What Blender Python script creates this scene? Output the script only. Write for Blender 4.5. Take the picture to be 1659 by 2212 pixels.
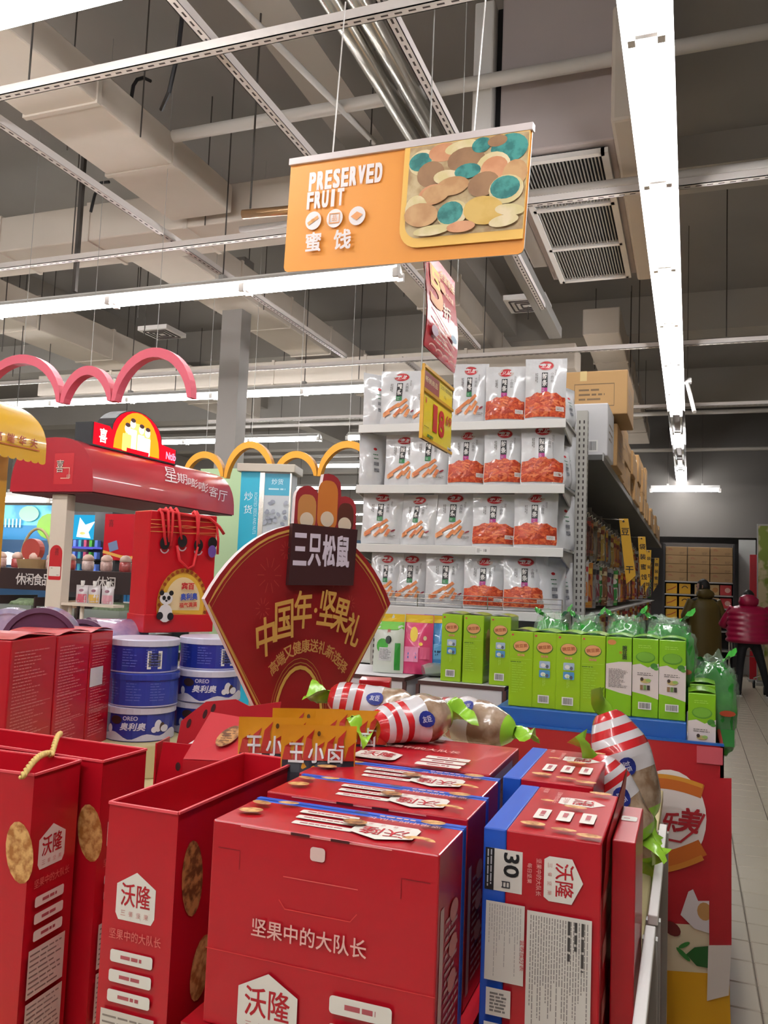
import bpy, bmesh, math, random
from mathutils import Vector, Matrix, noise as mnoise

# ------------------------------------------------------------------ scene, camera, world, exposure
for _o in list(bpy.data.objects):
    bpy.data.objects.remove(_o)
SC = bpy.context.scene
COL = SC.collection
CAM_H, FPX = 1.5, 1784.5
YAW, PITCH, ROLL = 0.35682, 0.081337, 0.039321
_f = Vector((-math.sin(YAW) * math.cos(PITCH), math.cos(YAW) * math.cos(PITCH), math.sin(PITCH)))
_r = Vector((math.cos(YAW), math.sin(YAW), 0))
_u = _r.cross(_f)
CR = _r * math.cos(ROLL) + _u * math.sin(ROLL)
CU = -_r * math.sin(ROLL) + _u * math.cos(ROLL)
CF = _f
cam_data = bpy.data.cameras.new('camera')
cam_data.sensor_fit = 'VERTICAL'
cam_data.sensor_height = 24.0
cam_data.lens = 24.0 * FPX / 2212.0
cam_data.clip_start, cam_data.clip_end = 0.05, 200
cam = bpy.data.objects.new('camera', cam_data)
cam.matrix_world = Matrix(((CR.x, CU.x, -CF.x, 0), (CR.y, CU.y, -CF.y, 0), (CR.z, CU.z, -CF.z, CAM_H), (0, 0, 0, 1)))
COL.objects.link(cam)
SC.camera = cam
SC.view_settings.view_transform = 'Standard'
SC.view_settings.look = 'None'
SC.view_settings.gamma = 1
SC.view_settings.use_curve_mapping = False
SC.view_settings.exposure = 0.0
TUBE_POWER = 53.0
SC.cycles.max_bounces, SC.cycles.diffuse_bounces, SC.cycles.glossy_bounces, SC.cycles.transmission_bounces = 6, 3, 3, 4
world = bpy.data.worlds.new('world')
SC.world = world
world.use_nodes = True
world.node_tree.nodes['Background'].inputs[0].default_value = (0.9, 0.95, 1.0, 1)
world.node_tree.nodes['Background'].inputs[1].default_value = 0.35


def at(px, py, x=None, y=None, z=None, d=None):
    """a point of the place seen at photo pixel (px, py), found on a known plane or at a known distance"""
    v = CR * ((px - 829.5) / FPX) - CU * ((py - 1106) / FPX) + CF
    if x is not None: t = x / v.x
    elif y is not None: t = y / v.y
    elif z is not None: t = (z - CAM_H) / v.z
    else: t = d
    return Vector((0, 0, CAM_H)) + v * t


# ------------------------------------------------------------------ materials
def S(h):
    h = h.lstrip('#')
    c = [int(h[i:i + 2], 16) / 255 for i in (0, 2, 4)]
    return tuple(x / 12.92 if x <= 0.04045 else ((x + 0.055) / 1.055) ** 2.4 for x in c) + (1,)


MATS = {}


def mat(name, col='#808080', rough=0.5, metal=0.0, bump=0.0, bscale=40.0, vary=0.0, vscale=3.0, emit=0.0, ecol=None, alpha=1.0, coat=0.0, trans=0.0, col2=None, lo=0.4, hi=0.6):
    if name in MATS: return MATS[name]
    m = bpy.data.materials.new(name)
    m.use_nodes = True
    nt = m.node_tree
    b = nt.nodes['Principled BSDF']
    c = S(col) if isinstance(col, str) else col
    b.inputs['Base Color'].default_value = c
    b.inputs['Roughness'].default_value = rough
    b.inputs['Metallic'].default_value = metal
    if coat: b.inputs['Coat Weight'].default_value = coat
    if trans: b.inputs['Transmission Weight'].default_value = trans
    if alpha < 1: b.inputs['Alpha'].default_value = alpha
    if emit:
        b.inputs['Emission Color'].default_value = S(ecol) if ecol else c
        b.inputs['Emission Strength'].default_value = emit
    tc = None
    if bump or vary or col2:
        tc = nt.nodes.new('ShaderNodeTexCoord')
    if vary or col2:
        n = nt.nodes.new('ShaderNodeTexNoise')
        n.inputs['Scale'].default_value = vscale
        n.inputs['Detail'].default_value = 4
        nt.links.new(tc.outputs['Object'], n.inputs['Vector'])
        r = nt.nodes.new('ShaderNodeValToRGB')
        if col2:
            r.color_ramp.elements[0].color, r.color_ramp.elements[1].color = c, S(col2)
            r.color_ramp.elements[0].position, r.color_ramp.elements[1].position = lo, hi
        else:
            r.color_ramp.elements[0].color = tuple(x * (1 - vary) for x in c[:3]) + (1,)
            r.color_ramp.elements[1].color = tuple(min(1, x * (1 + vary)) for x in c[:3]) + (1,)
            r.color_ramp.elements[0].position, r.color_ramp.elements[1].position = 0.3, 0.7
        nt.links.new(n.outputs['Fac'], r.inputs['Fac'])
        nt.links.new(r.outputs['Color'], b.inputs['Base Color'])
    if bump:
        n2 = nt.nodes.new('ShaderNodeTexNoise')
        n2.inputs['Scale'].default_value = bscale
        n2.inputs['Detail'].default_value = 3
        nt.links.new(tc.outputs['Object'], n2.inputs['Vector'])
        bp = nt.nodes.new('ShaderNodeBump')
        bp.inputs['Strength'].default_value = bump
        bp.inputs['Distance'].default_value = 0.01
        nt.links.new(n2.outputs['Fac'], bp.inputs['Height'])
        nt.links.new(bp.outputs['Normal'], b.inputs['Normal'])
    MATS[name] = m
    return m


def P(col, rough=0.45):
    """ink of one colour"""
    return mat('ink_' + col.lstrip('#'), col, rough)


# ------------------------------------------------------------------ mesh builder
class MB:
    def __init__(s):
        s.v, s.f, s.m, s.mats = [], [], [], []

    def mi(s, m):
        if m not in s.mats: s.mats.append(m)
        return s.mats.index(m)

    def face(s, pts, m):
        k = len(s.v)
        s.v += [tuple(p) for p in pts]
        s.f.append(tuple(range(k, k + len(pts))))
        s.m.append(s.mi(m))

    def box(s, a, b, m, M=None):
        (x0, y0, z0), (x1, y1, z1) = a, b
        k = len(s.v)
        vs = [Vector(p) for p in ((x0, y0, z0), (x1, y0, z0), (x1, y1, z0), (x0, y1, z0), (x0, y0, z1), (x1, y0, z1), (x1, y1, z1), (x0, y1, z1))]
        if M: vs = [M @ v for v in vs]
        s.v += [tuple(v) for v in vs]
        mi = s.mi(m)
        for q in ((3, 2, 1, 0), (4, 5, 6, 7), (0, 1, 5, 4), (1, 2, 6, 5), (2, 3, 7, 6), (3, 0, 4, 7)):
            s.f.append(tuple(k + i for i in q)); s.m.append(mi)
        return s

    def bar(s, a, b, w, h, m, up=(0, 0, 1)):
        """square bar from a to b"""
        a, b = Vector(a), Vector(b)
        d = (b - a).normalized(); up = Vector(up)
        if abs(d.dot(up)) > .98: up = Vector((0, 1, 0))
        sx = d.cross(up).normalized(); sy = sx.cross(d)
        k = len(s.v)
        for p in (a, b):
            for i, j in ((-1, -1), (1, -1), (1, 1), (-1, 1)):
                s.v.append(tuple(p + sx * (i * w / 2) + sy * (j * h / 2)))
        mi = s.mi(m)
        for q in ((3, 2, 1, 0), (4, 5, 6, 7), (0, 1, 5, 4), (1, 2, 6, 5), (2, 3, 7, 6), (3, 0, 4, 7)):
            s.f.append(tuple(k + i for i in q)); s.m.append(mi)
        return s

    def tube(s, pts, r, m, n=8, cap=True, closed=False):
        pts = [Vector(p) for p in pts]
        rs = r if isinstance(r, (list, tuple)) else [r] * len(pts)
        k = len(s.v); mi = s.mi(m); L = len(pts)
        prev = None
        for i, p in enumerate(pts):
            a = pts[i - 1] if i else p
            b = pts[i + 1] if i < L - 1 else p
            d = (b - a)
            d = d.normalized() if d.length > 1e-9 else Vector((0, 0, 1))
            if prev is None:
                ref = Vector((0, 0, 1)) if abs(d.z) < .9 else Vector((1, 0, 0))
                sx = d.cross(ref).normalized()
            else:
                sx = (prev - d * prev.dot(d)).normalized()
            prev = sx
            sy = d.cross(sx)
            for j in range(n):
                t = 2 * math.pi * j / n
                s.v.append(tuple(p + sx * (rs[i] * math.cos(t)) + sy * (rs[i] * math.sin(t))))
        for i in range(L - 1):
            for j in range(n):
                s.f.append((k + i * n + j, k + i * n + (j + 1) % n, k + (i + 1) * n + (j + 1) % n, k + (i + 1) * n + j)); s.m.append(mi)
        if cap:
            s.f.append(tuple(k + j for j in reversed(range(n)))); s.m.append(mi)
            s.f.append(tuple(k + (L - 1) * n + j for j in range(n))); s.m.append(mi)
        return s

    def lathe(s, prof, m, n=24, ax=None, c=(0, 0, 0)):
        """prof: list of (r, z)"""
        k = len(s.v); mi = s.mi(m); c = Vector(c)
        for r, z in prof:
            for j in range(n):
                t = 2 * math.pi * j / n
                s.v.append((c.x + r * math.cos(t), c.y + r * math.sin(t), c.z + z))
        for i in range(len(prof) - 1):
            for j in range(n):
                s.f.append((k + i * n + j, k + i * n + (j + 1) % n, k + (i + 1) * n + (j + 1) % n, k + (i + 1) * n + j)); s.m.append(mi)
        return s

    def grid(s, fn, nu, nv, m, flip=False):
        k = len(s.v); mi = s.mi(m)
        for j in range(nv + 1):
            for i in range(nu + 1):
                s.v.append(tuple(fn(i / nu, j / nv)))
        for j in range(nv):
            for i in range(nu):
                a = k + j * (nu + 1) + i
                q = (a, a + 1, a + nu + 2, a + nu + 1)
                s.f.append(q[::-1] if flip else q); s.m.append(mi)
        return s

    def prism(s, outline, t, m, side=None, back=None):
        """outline in XZ (x,z) extruded along +Y by t, front at y=0 facing -Y"""
        k = len(s.v); n = len(outline); mi = s.mi(m); ms = s.mi(side or m); mb = s.mi(back or side or m)
        s.v += [(x, 0, z) for x, z in outline] + [(x, t, z) for x, z in outline]
        s.f.append(tuple(k + i for i in range(n))); s.m.append(mi)
        s.f.append(tuple(k + n + i for i in reversed(range(n)))); s.m.append(mb)
        for i in range(n):
            j = (i + 1) % n
            s.f.append((k + j, k + i, k + n + i, k + n + j)); s.m.append(ms)
        return s

    def mesh(s, name, smooth=False):
        me = bpy.data.meshes.new(name)
        me.from_pydata(s.v, [], s.f)
        for m in s.mats: me.materials.append(m)
        me.polygons.foreach_set('material_index', s.m)
        if smooth:
            me.polygons.foreach_set('use_smooth', [True] * len(s.f))
        me.update()
        return me

    def build(s, name, parent=None, loc=(0, 0, 0), rot=(0, 0, 0), smooth=False, bevel=0):
        o = bpy.data.objects.new(name, s.mesh(name, smooth))
        COL.objects.link(o)
        o.location = loc; o.rotation_euler = rot
        if parent: o.parent = parent
        if bevel:
            b = o.modifiers.new('bevel', 'BEVEL'); b.width = bevel; b.segments = 2; b.limit_method = 'ANGLE'
        return o


def link(name, me, parent=None, loc=(0, 0, 0), rot=(0, 0, 0), scale=(1, 1, 1)):
    o = bpy.data.objects.new(name, me); COL.objects.link(o)
    o.location = loc; o.rotation_euler = rot; o.scale = scale
    if parent: o.parent = parent
    return o


def tag(o, label, cat, group=None, kind=None):
    o['label'] = label; o['category'] = cat
    if group: o['group'] = group
    if kind: o['kind'] = kind
    return o


def struct(o, label=None):
    o['kind'] = 'structure'
    if label: o['label'] = label
    return o


def thing(name, label, cat, loc=(0, 0, 0), rotz=0.0, group=None, rot=None):
    o = bpy.data.objects.new(name, None); COL.objects.link(o)
    o.empty_display_size = 0.05
    o.location = loc; o.rotation_euler = rot if rot else (0, 0, rotz)
    return tag(o, label, cat, group)


def dup(root, loc=None, rotz=None, label=None, group=None, scale=None, rot=None):
    """a copy of a thing with copies of its parts and their sub-parts; meshes are shared"""
    r = root.copy(); COL.objects.link(r)
    if loc is not None: r.location = loc
    if rotz is not None: r.rotation_euler = (0, 0, rotz)
    if rot is not None: r.rotation_euler = rot
    if scale is not None: r.scale = scale
    if label: r['label'] = label
    if group: r['group'] = group
    for ch in root.children:
        c = ch.copy(); COL.objects.link(c); c.parent = r
        for g in ch.children:
            e = g.copy(); COL.objects.link(e); e.parent = c
    return r


# ------------------------------------------------------------------ flat print (lettering, marks, pictures) laid on a surface
_TXT = {}
_tc = bpy.data.curves.new('lettering_source', 'FONT')
_to = bpy.data.objects.new('lettering_source', _tc)


def glyphs(txt, bold):
    k = (txt, bold)
    if k not in _TXT:
        _tc.body = txt; _tc.offset = bold; _tc.resolution_u = 3
        me = _to.to_mesh()
        vs = [(v.co.x, v.co.y) for v in me.vertices]
        fs = [tuple(p.vertices) for p in me.polygons]
        _to.to_mesh_clear()
        x0 = min(v[0] for v in vs); x1 = max(v[0] for v in vs); y0 = min(v[1] for v in vs); y1 = max(v[1] for v in vs)
        _TXT[k] = ([((x - x0) / (x1 - x0) - .5, (y - y0) / (y1 - y0) - .5) for x, y in vs], fs, (x1 - x0) / (y1 - y0))
    return _TXT[k]


class Print:
    def __init__(s, eps=0.00035):
        s.v, s.f, s.m, s.mats, s.l, s.eps = [], [], [], [], 0, eps

    def mi(s, m):
        if isinstance(m, str): m = P(m)
        if m not in s.mats: s.mats.append(m)
        return s.mats.index(m)

    def add(s, vs, fs, m, layer=None):
        k = len(s.v)
        if layer is None:
            s.l += 1; layer = s.l
        w = layer * s.eps
        s.v += [(x, y, w) for x, y in vs]
        mi = s.mi(m)
        for q in fs:
            s.f.append(tuple(k + i for i in q)); s.m.append(mi)

    def poly(s, pts, m): s.add(pts, [tuple(range(len(pts)))], m)

    def rect(s, x0, y0, x1, y1, m, nx=1, ny=1, rot=0, layer=None):
        vs = [(x0 + (x1 - x0) * i / nx, y0 + (y1 - y0) * j / ny) for j in range(ny + 1) for i in range(nx + 1)]
        if rot:
            cx, cy, c, d = (x0 + x1) / 2, (y0 + y1) / 2, math.cos(rot), math.sin(rot)
            vs = [(cx + (x - cx) * c - (y - cy) * d, cy + (x - cx) * d + (y - cy) * c) for x, y in vs]
        fs = [(j * (nx + 1) + i, j * (nx + 1) + i + 1, (j + 1) * (nx + 1) + i + 1, (j + 1) * (nx + 1) + i) for j in range(ny) for i in range(nx)]
        s.add(vs, fs, m, layer)

    def rrect(s, x0, y0, x1, y1, r, m, n=4):
        pts = []
        for cx, cy, a in ((x1 - r, y1 - r, 0), (x0 + r, y1 - r, 90), (x0 + r, y0 + r, 180), (x1 - r, y0 + r, 270)):
            for i in range(n + 1):
                t = math.radians(a + 90 * i / n)
                pts.append((cx + r * math.cos(t), cy + r * math.sin(t)))
        s.poly(pts, m)

    def ell(s, cx, cy, rx, ry, m, n=20, rings=2, rot=0, layer=None):
        vs = [(0, 0)]; fs = []
        for k in range(1, rings + 1):
            for i in range(n):
                t = 2 * math.pi * i / n
                vs.append((rx * k / rings * math.cos(t), ry * k / rings * math.sin(t)))
        for i in range(n): fs.append((0, 1 + i, 1 + (i + 1) % n))
        for k in range(rings - 1):
            for i in range(n):
                a = 1 + k * n
                fs.append((a + i, a + n + i, a + n + (i + 1) % n, a + (i + 1) % n))
        c, d = math.cos(rot), math.sin(rot)
        s.add([(cx + x * c - y * d, cy + x * d + y * c) for x, y in vs], fs, m, layer)

    def ring(s, cx, cy, rx, ry, t, m, a0=0, a1=360, n=28):
        vs, fs = [], []
        for i in range(n + 1):
            a = math.radians(a0 + (a1 - a0) * i / n)
            vs += [(cx + rx * math.cos(a), cy + ry * math.sin(a)), (cx + (rx - t) * math.cos(a), cy + (ry - t) * math.sin(a))]
        for i in range(n): fs.append((2 * i, 2 * i + 2, 2 * i + 3, 2 * i + 1))
        s.add(vs, fs, m)

    def line(s, pts, w, m):
        vs, fs = [], []
        for i, p in enumerate(pts):
            a = pts[max(i - 1, 0)]; b = pts[min(i + 1, len(pts) - 1)]
            dx, dy = b[0] - a[0], b[1] - a[1]; L = math.hypot(dx, dy) or 1
            nx, ny = -dy / L * w / 2, dx / L * w / 2
            vs += [(p[0] + nx, p[1] + ny), (p[0] - nx, p[1] - ny)]
        for i in range(len(pts) - 1): fs.append((2 * i, 2 * i + 1, 2 * i + 3, 2 * i + 2))
        s.add(vs, fs, m)

    def text(s, t, cx, cy, h, m, w=None, rot=0, bold=0.0, shear=0.0, anchor='c'):
        vs, fs, asp = glyphs(t, 0.0)
        w = w or h * asp
        if anchor == 'l': cx += w / 2 * math.cos(rot); cy += w / 2 * math.sin(rot)
        c, d = math.cos(rot), math.sin(rot)
        b = bold * h * .9
        w -= 2 * b; h2 = h - 2 * b
        s.l += 1
        for kk, (ox, oy) in enumerate(((0, 0),) if not bold else ((-b, -b), (b, -b), (-b, b), (b, b), (0, 0))):
            out = []
            for x, y in vs:
                X = x * w + y * h * shear + ox; Y = y * h2 + oy
                out.append((cx + X * c - Y * d, cy + X * d + Y * c))
            s.add(out, fs, m, s.l + kk * .16)

    def vtext(s, t, cx, cy, h, m, step=None, bold=0.0, w=None):
        """characters one below the other; cy = centre of the column, h = character height"""
        step = step or h * 1.12
        y = cy + step * (len(t) - 1) / 2
        for ch in t:
            s.text(ch, cx, y, h, m, bold=bold, w=w or h); y -= step

    def lines(s, x0, y0, x1, y1, n, m, seed=0, fill=.45, lo=.5, vertical=False):
        """rows of print too fine to read"""
        rn = random.Random(seed); vs, fs = [], []
        rows = n
        for i in range(rows):
            if vertical:
                xa = x0 + (x1 - x0) * (i + (1 - fill) / 2) / rows; xb = xa + (x1 - x0) / rows * fill
                y = y1; end = y1 - (y1 - y0) * rn.uniform(lo, 1); st = (x1 - x0) / rows
                while y > end:
                    L = rn.uniform(.8, 2.6) * st
                    yb = max(y - L, end); k = len(vs)
                    vs += [(xa, yb), (xb, yb), (xb, y), (xa, y)]; fs.append((k, k + 1, k + 2, k + 3)); y = yb - st * .35
            else:
                yb = y1 - (y1 - y0) * (i + (1 + fill) / 2) / rows; ya = yb + (y1 - y0) / rows * fill
                x = x0; end = x0 + (x1 - x0) * rn.uniform(lo, 1); st = (y1 - y0) / rows
                while x < end:
                    L = rn.uniform(.8, 3.2) * st
                    xb = min(x + L, end); k = len(vs)
                    vs += [(x, yb), (xb, yb), (xb, ya), (x, ya)]; fs.append((k, k + 1, k + 2, k + 3)); x = xb + st * .35
        s.add(vs, fs, m)

    def barcode(s, x0, y0, x1, y1, vertical=False, seed=1):
        s.rect(x0, y0, x1, y1, '#e6e4e2')
        rn = random.Random(seed); vs, fs = [], []
        mx, my = (x1 - x0) * .1, (y1 - y0) * .12
        a, b = (y0 + my, y1 - my) if vertical else (x0 + mx, x1 - mx)
        p = a
        while p < b:
            q = min(p + (b - a) * rn.uniform(.015, .05), b); k = len(vs)
            if vertical: vs += [(x0 + mx, p), (x1 - mx, p), (x1 - mx, q), (x0 + mx, q)]
            else: vs += [(p, y0 + my), (q, y0 + my), (q, y1 - my), (p, y1 - my)]
            fs.append((k, k + 1, k + 2, k + 3)); p = q + (b - a) * rn.uniform(.015, .04)
        s.add(vs, fs, '#2a2830')

    def build(s, name, parent, frame, loc=None):
        me = bpy.data.meshes.new(name)
        me.from_pydata([tuple(frame(x, y, w)) for x, y, w in s.v], [], s.f)
        for m in s.mats: me.materials.append(m)
        me.polygons.foreach_set('material_index', s.m)
        me.update()
        return link(name, me, parent)


def plane(o, U, V):
    o, U, V = Vector(o), Vector(U).normalized(), Vector(V).normalized()
    N = U.cross(V)
    return lambda x, y, w: o + U * x + V * y + N * (w + .0003)


FRONT = lambda y=0.0, x=0.0, z=0.0: plane((x, y, z), (1, 0, 0), (0, 0, 1))          # faces -Y
TOPF = lambda z=0.0, x=0.0, y=0.0: plane((x, y, z), (1, 0, 0), (0, 1, 0))           # faces up
RIGHT = lambda x=0.0, y=0.0, z=0.0: plane((x, y, z), (0, 1, 0), (0, 0, 1))          # faces +X
# ------------------------------------------------------------------ the setting
M_FLOOR = mat('floor_tile', '#bcb3a0', .28, vary=.06, vscale=1.2, bump=.03, bscale=6)
M_GROUT = mat('tile_grout', '#63594c', .8)
M_CEIL = mat('ceiling_paint', '#9c9894', .9, vary=.08, vscale=.6)
M_BEAM = mat('beam_paint', '#b8b3ac', .85, vary=.06, vscale=.8)
M_WALL = mat('wall_paint', '#a8a29a', .85, vary=.05, vscale=.7)
M_DUCT = mat('duct_wrap', '#d3c8bb', .75, vary=.05, vscale=1.5, bump=.15, bscale=5)
M_CHAN = mat('channel_steel', '#d8d0cb', .55)
M_SLOT = mat('slot_dark', '#4a4240', .9)
M_ROD = mat('hanger_rod', '#55504c', .6, metal=.4)
M_WHITE = mat('white_paint', '#e4e0dc', .5)
M_GREY = mat('grey_steel', '#a6a4a0', .45, metal=.2)
M_STEEL = mat('bright_steel', '#c9c6bd', .25, metal=.9)
M_BLACK = mat('black_paint', '#17161a', .5)

X0, X1, Y0, Y1, ZC = -16.0, 6.0, -7.0, 33.0, 5.35
g = MB(); g.box((X0, Y0, -.12), (X1, Y1, -.004), M_GROUT)
floor = struct(g.build('floor'), 'pale square floor tiles with dark joints')
TX, TY = .2470, .2140
tile = MB()
bv = .004
tile.v = [(0, 0, -.004), (TX - .006, 0, -.004), (TX - .006, TY - .006, -.004), (0, TY - .006, -.004), (bv, bv, 0), (TX - .006 - bv, bv, 0), (TX - .006 - bv, TY - .006 - bv, 0), (bv, TY - .006 - bv, 0)]
tile.f = [(4, 5, 6, 7), (0, 1, 5, 4), (1, 2, 6, 5), (2, 3, 7, 6), (3, 0, 4, 7)]
tile.m = [0] * 5; tile.mats = [M_FLOOR]
tile_me = tile.mesh('floor_tile')
near = set()
for j in range(50):
    for i in range(6):
        near.add((i, j))
        link('floor_tile', tile_me, floor, (.011 + TX * (i - 0), 2.99 + TY * j, 0))
rest = MB(); rest.mats = [M_FLOOR]
for i in range(-16, 20):
    for j in range(-22, 68):
        if (i, j) in near: continue
        k = len(rest.v); ox, oy = .011 + TX * i, 2.99 + TY * j
        if oy + TY > Y1 or ox + TX > X1: continue
        rest.v += [(x + ox, y + oy, z) for x, y, z in tile.v]
        rest.f += [tuple(k + a for a in q) for q in tile.f]; rest.m += [0] * 5
ro = rest.build('tile_field', floor); ro['kind'] = 'stuff'
lf = MB(); lf.box((X0, Y0, -.003), (.011 - TX * 16, Y1, 0), M_FLOOR)
lfo = lf.build('tile_field', floor); lfo['kind'] = 'stuff'

struct(MB().box((X0, Y0, ZC), (X1, Y1, ZC + .2), M_CEIL).build('ceiling'))
struct(MB().box((X0 - .2, Y0, 0), (X0, Y1, ZC), M_WALL).build('wall_left'))
struct(MB().box((X1, Y0, 0), (X1 + .2, Y1, ZC), M_WALL).build('wall_right'))
struct(MB().box((X0, Y1, 0), (X1, Y1 + .2, ZC), M_WALL).build('wall_back'))
struct(MB().box((X0, Y0 - .2, 0), (X1, Y0, ZC), M_WALL).build('wall_front'))
# ceiling beams
for k, (yb, dep, wid) in enumerate(((-1.6, .45, .4), (2.2, .5, .35), (7.15, .28, .5), (11.1, .5, .4), (15.0, .6, .5), (19.5, .5, .4), (24.0, .5, .4), (28.5, .5, .4))):
    struct(MB().box((X0, yb, ZC - dep), (X1, yb + wid, ZC), M_BEAM).build('ceiling_beam'), 'painted concrete beam crossing under the ceiling slab')
for k, xb in enumerate((-8.6, -2.62, 3.6)):
    struct(MB().box((xb, Y0, ZC - .42), (xb + .34, Y1, ZC), M_BEAM).build('ceiling_beam'), 'painted concrete beam crossing under the ceiling slab')

# ------------------------------------------------------------------ strip lights
def emis(name, col, st):
    if name in MATS: return MATS[name]
    m = bpy.data.materials.new(name); m.use_nodes = True
    nt = m.node_tree; nt.nodes.remove(nt.nodes['Principled BSDF'])
    e = nt.nodes.new('ShaderNodeEmission'); e.inputs[0].default_value = S(col); e.inputs[1].default_value = st
    nt.links.new(e.outputs[0], nt.nodes['Material Output'].inputs[0])
    MATS[name] = m
    return m


M_TUBE = emis('lit_tube', '#fffdfd', TUBE_POWER)
M_TUBE_OFF = mat('unlit_tube', '#cfcfca', .3)
M_REFL = mat('reflector', '#efeeea', .35)
M_REFL_UNLIT = mat('reflector_unlit', '#7d756a', .35, metal=.5)  # same reflector in a darker colour, standing in for the missing tube light
SEG = 1.215
house = MB(); house.box((-.035, 0, .0), (.035, SEG, .07), M_REFL)
for s_ in (-1, 1):
    a = .035 * s_; b = .098 * s_
    pts = [(a, 0, .055), (b, 0, .012), (b, SEG, .012), (a, SEG, .055)]
    house.face(pts, M_REFL); house.face([(x, y, z + .003) for x, y, z in pts][::-1], M_REFL)
house_me = house.mesh('housing')
house_off = MB(); house_off.box((-.035, 0, .0), (.035, SEG, .07), M_REFL_UNLIT)
for s_ in (-1, 1):
    a = .035 * s_; b = .098 * s_
    pts = [(a, 0, .055), (b, 0, .012), (b, SEG, .012), (a, SEG, .055)]
    house_off.face(pts, M_REFL_UNLIT); house_off.face([(x, y, z + .003) for x, y, z in pts][::-1], M_REFL_UNLIT)
house_off_me = house_off.mesh('housing')
tube_me = MB().tube([(0, .025, 0), (0, SEG - .025, 0)], .015, M_TUBE, 10).mesh('tube', True)
tube_off_me = MB().tube([(0, .025, 0), (0, SEG - .025, 0)], .015, M_TUBE_OFF, 10).mesh('tube', True)
sock = MB()
for s_ in (-1, 1):
    sock.box((.055 * s_ - .014, -.022, -.03), (.055 * s_ + .014, .022, .03), M_WHITE)
sock.box((-.055, -.012, -.006), (.055, .012, .014), M_WHITE)
sock_me = sock.mesh('tube_socket')
RUNS = {}


def light_run(x, y, z, along, segs, lit, label, group='fluorescent strip lights under the ceiling'):
    """a row of twin tube battens starting at (x, y); along 'x' runs to -X, 'y' to +Y"""
    r = thing('strip_light', label, 'light', (x, y, z), math.pi / 2 if along == 'x' else 0, group)
    for i in range(segs):
        on = lit(i) if callable(lit) else lit
        link('housing', house_me if on else house_off_me, r, (0, SEG * i, .045))
        for s_ in (-1, 1):
            if on is None: continue
            link('tube', tube_me if on else tube_off_me, r, (.055 * s_, SEG * i, .022))
        link('tube_socket', sock_me, r, (0, SEG * i, .022))
    link('tube_socket', sock_me, r, (0, SEG * segs, .022))
    n = max(2, segs // 2)
    for i in range(n):
        q = SEG * segs * (i + .5) / n
        MB().tube([(0, q, .11), (0, q, ZC - z)], .006, M_ROD, 6).build('hanger_rod', r)
        MB().box((-.03, q - .02, .1), (.03, q + .02, .15), M_GREY).build('clamp', r)
    return r


light_run(-.175, 1.93 - SEG * 4, 3.6, 'y', 17, lambda i: i < 11 or i in (12, 15, 16), 'long strip light running down the aisle above the shoppers, part of it unlit')
light_run(-1.93, 5.28, 3.6, 'x', 7, True, 'strip light behind the orange hanging sign')
light_run(-1.75, 2.30, 3.6, 'x', 6, True, 'strip light at the upper corner above the cream duct')
light_run(-3.0, 8.5, 3.6, 'x', 8, True, 'strip light behind the pink arches')
light_run(-3.7, 11.5, 3.6, 'x', 1, True, 'short strip light behind the yellow arches')
light_run(-5.4, 11.5, 3.6, 'x', 4, True, 'strip light far behind the red canopy stall')
light_run(-3.2, 14.4, 3.6, 'x', 3, True, 'strip light far down the hall, behind the fan-shaped board')
for yy_, xx_, n_, lb_ in ((18.0, -6.2, 4, 'far strip light beyond the yellow arches, second row back'), (21.5, -7.0, 4, 'far strip light beyond the yellow arches, third row back'), (25.5, -8.0, 4, 'far strip light beyond the yellow arches, fourth row back'), (30.0, -9.0, 4, 'far strip light beyond the yellow arches, last row')):
    light_run(xx_, yy_, 3.6, 'x', n_, True, lb_)
light_run(.5, 16.4, 3.36, 'x', 1, True, 'lone strip light on the far wall above the carton shelf')
for k, (yy, xx) in enumerate(((-.75, -.6), (-3.9, -.6))):  # unseen rows added to light the fronts of the goods
    light_run(xx, yy, 3.6, 'x', 6, True, 'unseen strip light added overhead behind the camera, row %s' % ('near the boxes', 'further back')[k])
# ------------------------------------------------------------------ slotted channel grid
def channel(a, b, label, w=.045, rods=True):
    a, b = Vector(a), Vector(b)
    d = (b - a); L = d.length
    rz = math.atan2(d.y, d.x)
    r = thing('slotted_channel', label, 'channel', a, rz, 'slotted steel channels of the ceiling grid')
    m = MB()
    h = .045
    m.box((0, -w / 2, 0), (L, w / 2, .004), M_CHAN); m.box((0, -w / 2, 0), (L, -w / 2 + .004, h), M_CHAN); m.box((0, w / 2 - .004, 0), (L, w / 2, h), M_CHAN)
    m.build('profile', r)
    s = MB(); n = int(L / .06)
    for i in range(n):
        x = .03 + i * .06
        s.face([(x, .005, -.0006), (x + .032, .005, -.0006), (x + .032, -.005, -.0006), (x, -.005, -.0006)], M_SLOT)
    o = s.build('slot', r); o['kind'] = 'stuff'
    k = max(1, int(L / 2.4)) if rods else 0
    for i in range(k):
        x = L * (i + .5) / k
        MB().tube([(x, 0, h), (x, 0, ZC - a.z)], .005, M_ROD, 6).build('hanger_rod', r)
    return r


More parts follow.
